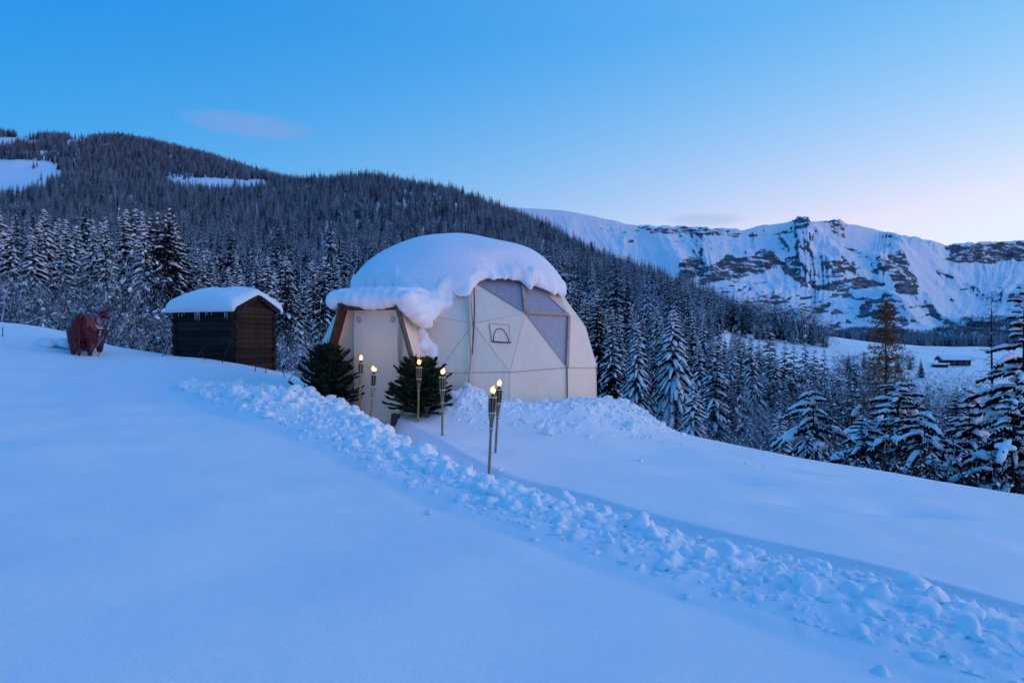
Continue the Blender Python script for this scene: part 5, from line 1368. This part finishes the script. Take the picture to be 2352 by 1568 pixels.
scatter_shrubs(8, (2150, 2352), (28, 36), (0.6, 0.9), SH, 'frosted shrub beneath the bare larch', 'shrubs under the bare larch')
scatter_shrubs(36, (1880, 2330), (46, 95), (1.0, 1.6), SHT, 'slender dark leafless tree in the thicket before the chalet', 'thicket before the chalet', 2.2, 'leafless_tree', 'tree')
scatter_shrubs(24, (1640, 2120), (80, 220), (1.1, 1.6), SHF, 'tall frosted leafless tree in the wood below the white meadow', 'leafless wood below the meadow', 4, 'leafless_tree', 'tree')
scatter_shrubs(26, (1640, 2330), (70, 170), (1.3, 2.2), SH, 'broad dark bush in the hollow below the meadows', 'dark bushes below the meadows', 4)
for k in range(46):
    px = rl.uniform(1640, 2140); Y = math.exp(rl.uniform(math.log(62), math.log(230))); x, y = pos(px, Y); key = rl.choice(['d', 'b', 'dark', 'a'])
    put_tree(key, x, y, min(rl.uniform(5.5, 10.5), max(4.0, (CY - np.interp(px, [1640, 1750, 1900, 2000, 2140], [760, 800, 820, 830, 845])) / F * y - gz(x, y))), rl.uniform(0, 6), 'spruce_tree', '%s spruce, %s of the leafless wood below the meadow, %s' % (look_word(key), row_word(Y, 95, 150), 'left end' if px < 1760 else 'left half' if px < 1890 else 'right half' if px < 2010 else 'right end'), 'spruces in the leafless wood', sx=1.25)
for k in range(20):
    px = rl.uniform(1880, 2270); Y = rl.uniform(44, 95); x, y = pos(px, Y); key = rl.choice(['d', 'dark', 'b'])
    H = (CY - np.interp(px, [1880, 2000, 2100, 2270], [850, 850, 872, 850]) - rl.uniform(0, 70)) / F * y - gz(x, y)
    put_tree(key, x, y, max(H, 2.5), rl.uniform(0, 6), 'spruce_tree', '%s %s spruce in the dark hollow %s the larch' % (size_word(H), look_word(key), 'left of' if px < 2000 else 'behind' if px < 2080 else 'right of'), 'spruces round the larch', sx=1.2)
for k in range(22):
    px = rl.uniform(1935, 2120); Y = rl.uniform(235, 345); x, y = pos(px, Y)
    if k % 2: put_shrub(SHF, k, x, y, rl.uniform(1.0, 1.5), 'leafless tree of the far hedge behind the larch, %s, %s' % ('near row' if Y < 290 else 'far row', 'left end' if px < 1980 else 'left half' if px < 2028 else 'right half' if px < 2075 else 'right end'), 'far hedge behind the larch', 'leafless_tree', 'tree')
    else: put_tree(rl.choice(['d', 'dark']), x, y, rl.uniform(6, 10), rl.uniform(0, 6), 'spruce_tree', 'dark spruce of the far hedge behind the larch, %s, %s' % ('near row' if Y < 290 else 'far row', 'left end' if px < 1980 else 'left half' if px < 2028 else 'right half' if px < 2075 else 'right end'), 'hedge spruces behind the larch', sx=1.2)
# copse on the meadow
for k in range(64):
    px = 1690 + 215 * (k / 63) + rl.uniform(-6, 6); Y = rl.uniform(425, 500); x, y = pos(px, Y)
    H = rl.uniform(13, 19) * np.interp(px, [1690, 1870, 1905], [1.15, 0.95, 0.6])
    if rl.random() < 0.55: put_tree(rl.choice(['a', 'b', 'd', 'dark']), x, y, H, rl.uniform(0, 6), 'spruce_tree', '%s dark spruce of the copse on the white meadow, %s, %s side' % ('short' if H < 14 else 'tall', 'left end' if px < 1735 else 'left half' if px < 1790 else 'right half' if px < 1850 else 'right end', 'near' if Y < 450 else 'middle' if Y < 475 else 'far'), 'copse on the meadow')
    else: put_shrub(SHF, k, x, y, H / 6.0, '%s frosted leafless tree of the meadow copse, %s, %s side' % ('short' if H < 14 else 'tall', 'left end' if px < 1735 else 'left half' if px < 1790 else 'right half' if px < 1850 else 'right end', 'near' if Y < 450 else 'middle' if Y < 475 else 'far'), 'leafless trees of the copse', 'leafless_tree', 'tree')

# ------------------------------------------------------------------ the two cut firs beside the door
def fir(seed, H, Rb):
    rg = np.random.default_rng(seed); sh, tr = MB(), MB(); ko, kd, kl = [], [], []
    tr.tube([(0, 0, -0.3), (0, 0, H * 0.5), (0, 0, H)], [0.035, 0.025, 0.006], 7)
    def shoot(a, b_, r):
        n = 4; P = [a + (b_ - a) * i / n for i in range(n + 1)]
        sh.tube(P, [r * 0.6, r, r * 1.0, r * 0.85, r * 0.15], 5)
        L = np.linalg.norm(b_ - a); d0 = (b_ - a) / L
        m_ = int(L / 0.008)
        for j in range(m_):
            t_ = rg.random(); d = d0 * 0.55 + rg.normal(size=3) * 0.55; d /= np.linalg.norm(d)
            ko.append(a + (b_ - a) * t_); kd.append(d); kl.append(rg.uniform(0.6, 1.0) * r * 2.3)
    nb = 230
    for k in range(nb):
        q = 0.04 + 0.92 * (k / nb) ** 0.9; az = k * 2.399 + rg.uniform(-.25, .25)
        L = Rb * (1 - q) ** 0.5 * rg.uniform(0.6, 1.1) + 0.06
        up_ = 0.30 + 0.85 * q + rg.uniform(-.25, .35); hd_ = np.array([math.cos(az), math.sin(az), 0]); sd = np.array([-hd_[1], hd_[0], 0])
        base = np.array([0, 0, H * q * 0.86]); prev = base; n = max(2, int(L / 0.15))
        for i in range(1, n + 1):
            t_ = i / n; p = base + hd_ * L * t_ + np.array([0, 0, L * (up_ * t_ - 0.12 * t_ * t_)])
            shoot(prev, p, 0.020 + 0.006 * rg.random())
            if t_ > 0.25:
                for s_ in (-1, 1):
                    d = hd_ * 0.7 + sd * s_ * rg.uniform(0.5, 0.9) + np.array([0, 0, up_ * 0.6 + rg.uniform(-.15, .25)]); d /= np.linalg.norm(d)
                    l = rg.uniform(0.10, 0.20) * (1.2 - 0.4 * t_); shoot(prev + (p - prev) * 0.5, prev + (p - prev) * 0.5 + d * l, 0.020)
            prev = p
    for k in range(6):
        a = k * 1.05; shoot(np.array([0, 0, H * 0.86]), np.array([math.cos(a) * 0.10, math.sin(a) * 0.10, H * rg.uniform(0.98, 1.04)]), 0.016)
    shoot(np.array([0, 0, H * 0.85]), np.array([0.01, 0, H * 1.08]), 0.016)
    kd = np.array(kd); s_ = np.cross(kd, rg.normal(size=kd.shape)); s_ /= np.linalg.norm(s_, axis=1)[:, None]
    sh.kites(np.array(ko), kd, np.array(kl), np.array(kl) * 0.10, s_)
    return tr.mesh('trunk', M['bark'], True), sh.mesh('crown', M['needle_fir'])
for seed, px, Y, py_b, py_t, Rb, label in ((51, 752, 14.35, 950, 792, 0.74, 'dark green cut fir to the left of the tent door'), (52, 965, 14.2, 955, 826, 0.72, 'dark green cut fir to the right of the tent door behind a torch')):
    b_ = at(px, py_b, Y); H = (py_b - py_t) / F * Y
    tr, cr = fir(seed, H, Rb)
    t = thing('fir_tree', label, 'tree', tuple(b_)); link('trunk', tr, t); link('crown', cr, t)

# ------------------------------------------------------------------ the forest on the hills: one mass, instanced
proto = bpy.data.collections.new('forest_prototypes')
for k in range(7):
    dark_ = (0.10, 0.18, 0.27, 0.36, 0.46, 0.60, 0.14)[k]
    tr, cr, sw = spruce(seed=100 + k, H=20, Rb=(4.0, 3.5, 4.4, 3.6, 3.3, 4.0, 3.7)[k], whorls=17, per=7, twigs=3, snow_amt=dark_, sides=0, octa=True, pow_=0.8, wide=1.5, droop=1.2, fat=2.1, out=0.30)
    mb = MB()
    me_c = cr.mesh('c', M['needle']); 
    # one mesh with two materials
    V1 = np.vstack(cr.v); Q1 = np.vstack(cr.q); T1 = np.vstack(cr.t); V2 = np.vstack(sw.v); T2 = np.vstack(sw.t) + len(V1)
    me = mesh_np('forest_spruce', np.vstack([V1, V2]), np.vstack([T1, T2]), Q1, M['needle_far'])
    me.materials.append(M['snow_blue_shade'])
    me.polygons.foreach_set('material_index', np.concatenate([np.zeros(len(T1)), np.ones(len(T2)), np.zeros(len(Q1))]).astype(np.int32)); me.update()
    o = bpy.data.objects.new('forest_spruce', me); proto.objects.link(o)
CLEAR = [[(-600, 372), (70, 366), (128, 376), (150, 405), (110, 424), (40, 452), (-40, 462), (-600, 470)],
         [(-600, 318), (40, 317), (100, 322), (100, 330), (30, 337), (-600, 345)],
         [(95, 350), (128, 344), (132, 356), (92, 362)],
         [(150, 328), (165, 316), (206, 316), (212, 324), (190, 334), (160, 338)],
         [(365, 412), (385, 404), (480, 407), (600, 415), (645, 424), (600, 434), (520, 443), (420, 434)]]
def scatter_forest():
    n = 185000
    rg = np.random.default_rng(77)
    Y = np.sqrt(rg.uniform(58 ** 2, 2250 ** 2, n)); px = rg.uniform(-760, 1960, n)
    X = (px - CX) / F * Y
    Z = mid_z(X, Y); py = CY - Z / Y * F
    keep = np.ones(n, bool)
    jx = px + 16 * fbm(px / 22, Y / 40, 3, 3); jy = py + 7 * fbm(px / 25, Y / 40, 3, 8)
    stray_ = fbm(px / 12, Y / 25, 2, 19) > 0.42
    for poly in CLEAR: keep &= ~inpoly(jx, jy, poly) | (stray_ & (rg.random(n) < 0.25))
    # thinning: fewer far stems than ground would carry, glades
    dens = np.where(Y < 1450, 0.35, 0.42)
    keep &= rg.random(n) < dens
    keep &= (Y > 150) | (px < -130)
    # right limit of the wood: the meadow beyond
    lim = np.interp(Y, [150, 250, 330, 420, 520, 620, 800, 1200, 2300], [1560, 1590, 1640, 1668, 1690, 1735, 1755, 1755, 1500])
    keep &= px < lim + 8 * fbm(Y / 30, px * 0, 2, 5)
    keep &= ~((Y < 230) & (px > 1330) & (rg.random(n) < 0.5))
    X, Y, Z, px, py = X[keep], Y[keep], Z[keep], px[keep], py[keep]
    # drop what nearer ground hides by far
    H = rg.normal(20, 4.5, len(X)).clip(8, 30)
    H *= np.where(fbm(X / 90, Y / 90, 3, 55) > 0.15, 0.8, 1.0)
    top = CY - (Z + H) / Y * F
    gp = np.linspace(-800, 2000, 111); gy = np.geomspace(150, 2300, 90)
    GP, GY = np.meshgrid(gp, gy); GZ = mid_z((GP - CX) / F * GY, GY); rowpy = CY - GZ / GY * F
    hor = np.minimum.accumulate(rowpy, 0)
    ip = np.clip(((px - gp[0]) / (gp[1] - gp[0])).astype(int), 0, 110); iy = np.clip(np.searchsorted(gy, Y) - 2, 0, 89)
    vis = top < hor[iy, ip] + 15
    return np.stack([X, Y, Z], 1)[vis], H[vis] / 20
P, S_ = scatter_forest()
# a darker belt at the mountain's foot and stray trees above it
rg = np.random.default_rng(9)
mp_, ms_ = [], []
fi = rg.integers(0, _MX.shape[0] * _MX.shape[1], 420000); fx, fy, fz = _MX.ravel()[fi], _MY.ravel()[fi], _MZ.ravel()[fi]
fpx, fpy = CX + F * fx / fy, CY - F * fz / fy
belt = inpoly(fpx, fpy + 5 * fbm(fpx / 18, fpy / 18, 3, 4), [(1880, 772), (1960, 752), (2060, 757), (2120, 762), (2180, 748), (2230, 722), (2290, 706), (2420, 690), (2420, 790), (2300, 795), (2050, 795), (1880, 792)]) & (rg.random(len(fx)) < 0.5)
stray = (fpx > 1900) & (fpy > 690) & (fpy < 765) & (rg.random(len(fx)) < 0.003 + 0.015 * (fbm(fpx / 30, fpy / 12, 3, 66) > 0.25))
sel = (belt | stray) & (fy < 3600)
jit_ = rg.uniform(-14, 14, (sel.sum(), 2))
P = np.vstack([P, np.stack([fx[sel] + jit_[:, 0], fy[sel] + jit_[:, 1], fz[sel] - 1.5], 1)]); S_ = np.concatenate([S_, rg.uniform(0.5, 0.95, sel.sum())])
nb_ = 5200; by = np.sqrt(rg.uniform(720 ** 2, 1500 ** 2, nb_)); bpx = rg.uniform(1925, 2520, nb_); bx = (bpx - CX) / F * by; bz = mid_z(bx, by)
kb = (fbm(bpx / 45, by / 160, 3, 88) > -0.12 - 0.25 * (bpx > 2040)) & (rg.random(nb_) < 0.8)
P = np.vstack([P, np.stack([bx, by, bz], 1)[kb]]); S_ = np.concatenate([S_, rg.uniform(0.45, 0.85, kb.sum())])
print('FOREST', len(P))
me = bpy.data.meshes.new('forest'); me.vertices.add(len(P)); me.vertices.foreach_set('co', P.astype(np.float32).ravel())
a_ = me.attributes.new('size', 'FLOAT', 'POINT'); a_.data.foreach_set('value', S_.astype(np.float32))
a_ = me.attributes.new('spin', 'FLOAT', 'POINT'); a_.data.foreach_set('value', np.random.default_rng(3).uniform(0, 6.28, len(P)).astype(np.float32))
me.update()
forest = tag(link('forest', me), 'dense snow dusted spruce forest covering the hills', 'forest', None, 'stuff')
ng = bpy.data.node_groups.new('forest_scatter', 'GeometryNodeTree')
ng.interface.new_socket('Geometry', in_out='INPUT', socket_type='NodeSocketGeometry'); ng.interface.new_socket('Geometry', in_out='OUTPUT', socket_type='NodeSocketGeometry')
gi, go = ng.nodes.new('NodeGroupInput'), ng.nodes.new('NodeGroupOutput')
m2p = ng.nodes.new('GeometryNodeMeshToPoints'); iop = ng.nodes.new('GeometryNodeInstanceOnPoints'); ci = ng.nodes.new('GeometryNodeCollectionInfo')
ci.inputs['Collection'].default_value = proto; ci.inputs['Separate Children'].default_value = True; ci.inputs['Reset Children'].default_value = True
iop.inputs['Pick Instance'].default_value = True
na_s = ng.nodes.new('GeometryNodeInputNamedAttribute'); na_s.data_type = 'FLOAT'; na_s.inputs[0].default_value = 'size'
na_r = ng.nodes.new('GeometryNodeInputNamedAttribute'); na_r.data_type = 'FLOAT'; na_r.inputs[0].default_value = 'spin'
cx_ = ng.nodes.new('ShaderNodeCombineXYZ'); e2r = ng.nodes.new('FunctionNodeEulerToRotation')
ng.links.new(na_r.outputs[0], cx_.inputs[2]); ng.links.new(cx_.outputs[0], e2r.inputs[0])
ng.links.new(gi.outputs[0], m2p.inputs[0]); ng.links.new(m2p.outputs[0], iop.inputs['Points']); ng.links.new(ci.outputs[0], iop.inputs['Instance'])
ng.links.new(e2r.outputs[0], iop.inputs['Rotation']); ng.links.new(na_s.outputs[0], iop.inputs['Scale']); ng.links.new(iop.outputs[0], go.inputs[0])
md = forest.modifiers.new('scatter', 'NODES'); md.node_group = ng

# ------------------------------------------------------------------ far chalet and the lift hut
x, y = pos(2192, 365); z = gz(x, y)
ch = thing('chalet', 'low dark chalet with snowy roof on the far meadow', 'house', (x, y, z), R(-8))
mb = MB(); mb.box((0, 0, 1.3), 13, 7, 2.9); link('wall', mb.mesh('wall', M['chalet']), ch)
mb = MB(); mb.add([(-8, -5, 2.6), (8, -5, 2.6), (8, 0, 4.6), (-8, 0, 4.6), (8, 5, 2.6), (-8, 5, 2.6), (-8, -5, 2.4), (8, -5, 2.4), (8, 5, 2.4), (-8, 5, 2.4)], q=[(0, 1, 2, 3), (3, 2, 4, 5), (6, 9, 8, 7), (0, 6, 7, 1), (4, 8, 9, 5)], t=[(0, 3, 5), (1, 4, 2)])
rf = link('roof', mb.mesh('roof', M['chalet']), ch)
mb = MB(); mb.add([(-8.1, -5.1, 2.7), (8.1, -5.1, 2.7), (8.1, -5.1, 3.2), (-8.1, -5.1, 3.2), (8, 0, 5.2), (-8, 0, 5.2), (8.1, 5.1, 3.2), (-8.1, 5.1, 3.2), (8, 0, 4.62), (-8, 0, 4.62)], q=[(0, 1, 2, 3), (3, 2, 4, 5), (5, 4, 6, 7), (1, 8, 4, 2), (0, 3, 5, 9)]); link('snow_cover', mb.mesh('snow_cover', M['snow_tree']), rf)
for k in range(4):
    mb = MB(); mb.box((-4.5 + 3 * k, -3.53, 1.3), 1.3, 0.06, 1.1); w_ = link('window', mb.mesh('window', M['frame_wood']), ch)
    mb = MB(); mb.box((-4.5 + 3 * k, -3.58, 1.3), 1.05, 0.04, 0.85); link('pane', mb.mesh('pane', M['glass']), w_)
x, y = pos(2158, 352); z = gz(x, y)
an = thing('shed', 'small snow topped shed in front of the far chalet', 'shed', (x, y, z), R(-8))
mb = MB(); mb.box((0, 0, 0.6), 6.5, 3.5, 1.6); link('wall', mb.mesh('wall', M['chalet']), an)
mb = MB(); mb.box((0, 0, 1.75), 8, 4.8, 0.65); link('snow_cover', mb.mesh('snow_cover', M['snow_tree']), an)
x, y = pos(213, 1900); z = gz(x, y)
lh = thing('lift_hut', 'tiny dark lift hut on the ski clearing of the far hill', 'hut', (x, y, z))
mb = MB(); mb.box((0, 0, 4), 12, 8, 6); link('wall', mb.mesh('wall', M['chalet']), lh)
mb = MB(); mb.box((0, 0, 7.7), 14, 10, 1.2); link('roof', mb.mesh('roof', M['snow_tree']), lh)

# ------------------------------------------------------------------ shovelled snow rubble
rgr = np.random.default_rng(23)
rub = MB()
KD, KP = rgr.normal(size=(8, 3)) * 2.2, rgr.uniform(0, 6.28, 8)
def lump(mb, c, r, lvl):
    v, t = ICO2 if lvl == 2 else ICO1
    ph = rgr.uniform(0, 6.28, 8)
    d = 1 + 0.26 * np.sin(v @ KD.T + ph).sum(1) / 2.0
    # knock a few flat facets like broken crust
    for _ in range(5):
        n_ = rgr.normal(size=3); n_ /= np.linalg.norm(n_); h = rgr.uniform(0.55, 0.85); pr = (v * d[:, None]) @ n_
        d = np.where(pr > h, d * h / np.maximum(pr, 1e-6), d)
    q = rgr.normal(size=4); q /= np.linalg.norm(q); w, x, y, z = q
    Rm = np.array([[1 - 2 * (y * y + z * z), 2 * (x * y - z * w), 2 * (x * z + y * w)], [2 * (x * y + z * w), 1 - 2 * (x * x + z * z), 2 * (y * z - x * w)], [2 * (x * z - y * w), 2 * (y * z + x * w), 1 - 2 * (x * x + y * y)]])
    p = (v * d[:, None] * r * rgr.uniform(0.75, 1.2, 3)) @ Rm.T
    p[:, 2] *= 0.85
    mb.add(p + c, t=t)
def along(Pl, s_):
    seg = np.linalg.norm(np.diff(Pl[:, :2], axis=0), axis=1); cum = np.concatenate([[0], np.cumsum(seg)])
    q = s_ * cum[-1]; k = min(np.searchsorted(cum, q, side='right') - 1, len(seg) - 1); t_ = (q - cum[k]) / seg[k]
    p = Pl[k] + (Pl[k + 1] - Pl[k]) * t_; d = (Pl[k + 1, :2] - Pl[k, :2]) / seg[k]
    return p, d
pts, rad = [], []
for k in range(13500):
    p, d = along(BANK, rgr.random() ** 0.9); wdt = p[3]
    o = rgr.normal() * 0.46 * wdt
    o = np.clip(o, -1.3 * wdt, 0.95 * wdt)
    side = np.array([-d[1], d[0]]);
    r_ = 0.019 * (1 + rgr.pareto(2.7)); r_ = min(r_, 0.13) * (1.3 if p[1] > 9 else 1.0)
    q = p[:2] - side * o * 1.0
    pts.append(q); rad.append(r_)
for k in range(2200):
    p, d = along(PILE, rgr.random()); o = rgr.normal(scale=(0.75 * p[3])); side = np.array([-d[1], d[0]])
    q = p[:2] + side * o + rgr.normal(size=2) * 0.1
    pts.append(q); rad.append(min(0.028 * (1 + rgr.pareto(2.8)), 0.13))
pts = np.array(pts); rad = np.array(rad)
dt_, _, et_ = seg_dist(pts[:, 0], pts[:, 1], TRENCH); ok = dt_ > et_[:, 1] * 1.0 + rad * 0.5
inside = np.hypot(pts[:, 0] - DC[0], pts[:, 1] - DC[1]) < 3.9
ok &= ~inside
pts, rad = pts[ok], rad[ok]
zz = ground_z(pts[:, 0], pts[:, 1])
for q, r_, z in zip(pts, rad, zz): lump(rub, np.array([q[0], q[1], z + r_ * rgr.uniform(-0.38, 0.32)]), r_, 2 if r_ > 0.055 else 1)
tag(link('snow_rubble', remesh(rub, 'snow_rubble', 0.0145, M['snow_lump'], 2, 0.45, 0.004, 9.0, 0.004)), 'shovelled rubble of broken snow along the trench and the dome foot', 'snow', None, 'stuff')
# single lumps that rolled clear of the bank
for k in range(16):
    if k < 9:
        p, d = along(BANK, 0.35 + 0.6 * k / 9); side = np.array([-d[1], d[0]]); q = p[:2] - side * (p[3] * rgr.uniform(1.05, 1.4)) + rgr.normal(size=2) * 0.1
    else:
        q = np.array([rgr.uniform(0.3, 4.8), rgr.uniform(12.2, 15.5)])
    r_ = rgr.uniform(0.025, 0.06); mb = MB(); lump(mb, np.zeros(3), r_, 2)
    tag(link('snow_lump', mb.mesh('snow_lump', M['snow_lump'], True), None, (q[0], q[1], gz(*q) + r_ * 0.25)), 'loose snow lump lying beside the shovelled bank' if k < 9 else 'loose snow lump lying on the field below the dome', 'snow lump', 'loose lumps beside the bank' if k < 9 else 'loose lumps below the dome')
# snow heap beside the cow
mb = MB()
for (dx, dy, r_) in ((0, 0, .22), (.35, .1, .2), (-.3, .15, .18), (.6, -.1, .16), (.2, -.25, .15), (.85, .1, .15)): ellipsoid(mb, (dx, dy, r_ * .35), (r_ * 1.3, r_, r_ * .8), src=ICO2)
hx, hy = -13.75, 20.2
tag(link('snow_heap', remesh(mb, 'snow_heap', 0.03, M['snow_lump'], 4, 0.5, 0.02, 4, 0.01), None, (hx, hy, gz(hx, hy))), 'small heap of disturbed snow to the left of the cow', 'snow')

# ------------------------------------------------------------------ dry stalks poking through the snow
def stalk(px, Y, h, lean, fork, label):
    x, y = pos(px, Y); z = gz(x, y)
    mb = MB(); n = 6
    P_ = [np.array([lean * h * (i / n) ** 1.3, 0, h * i / n]) for i in range(n + 1)]
    mb.tube(P_, np.linspace(0.016, 0.006, n + 1), 5)
    if fork:
        k = P_[3]; mb.tube([k, k + np.array([-lean * h * 0.3 - 0.05, 0.02, h * 0.25]), k + np.array([-lean * h * 0.2 - 0.16, 0.03, h * 0.34])], [0.007, 0.005, 0.003], 5)
    tag(link('dry_stalk', mb.mesh('dry_stalk', M['stalk']), None, (x, y, z - 0.03)), label, 'stalk', 'dry stalks in the snow')
for k, (px, Y, h, lean, fork) in enumerate(((6, 21, 0.36, 0.05, 1), (380, 22, 0.55, 0.35, 1), (418, 21.5, 0.28, 0.5, 0), (452, 21.6, 0.65, 0.75, 1), (470, 21.2, 0.30, -0.3, 1), (510, 20.8, 0.95, 0.45, 0), (585, 20.5, 0.95, 0.40, 1), (610, 20.7, 0.5, 0.1, 1), (655, 20.6, 0.30, -0.4, 1), (663, 20.2, 0.22, 0.8, 0), (372, 21, 0.2, 0.9, 0), (223, 19.3, 0.2, 0.7, 0), (690, 20.8, 0.35, 0.5, 0))):
    stalk(px, Y, h, lean, fork, ('forked dry stalk at the far left edge of the field', 'tall forked stalk just left of the hut', 'low stalk bent flat before the hut corner', 'long slanting stalk before the left hut wall',
          'short forked stalk before the left hut wall', 'tallest slanting stalk before the hut middle', 'tall forked stalk before the hut corner post', 'upright forked stalk before the hut gable', 'small forked stalk at the right hut corner',
          'dark tilted twig right of the hut gable', 'short tilted twig between cow and hut', 'short stalk under the cow belly', 'curved twig sticking out beside the left fir')[k])
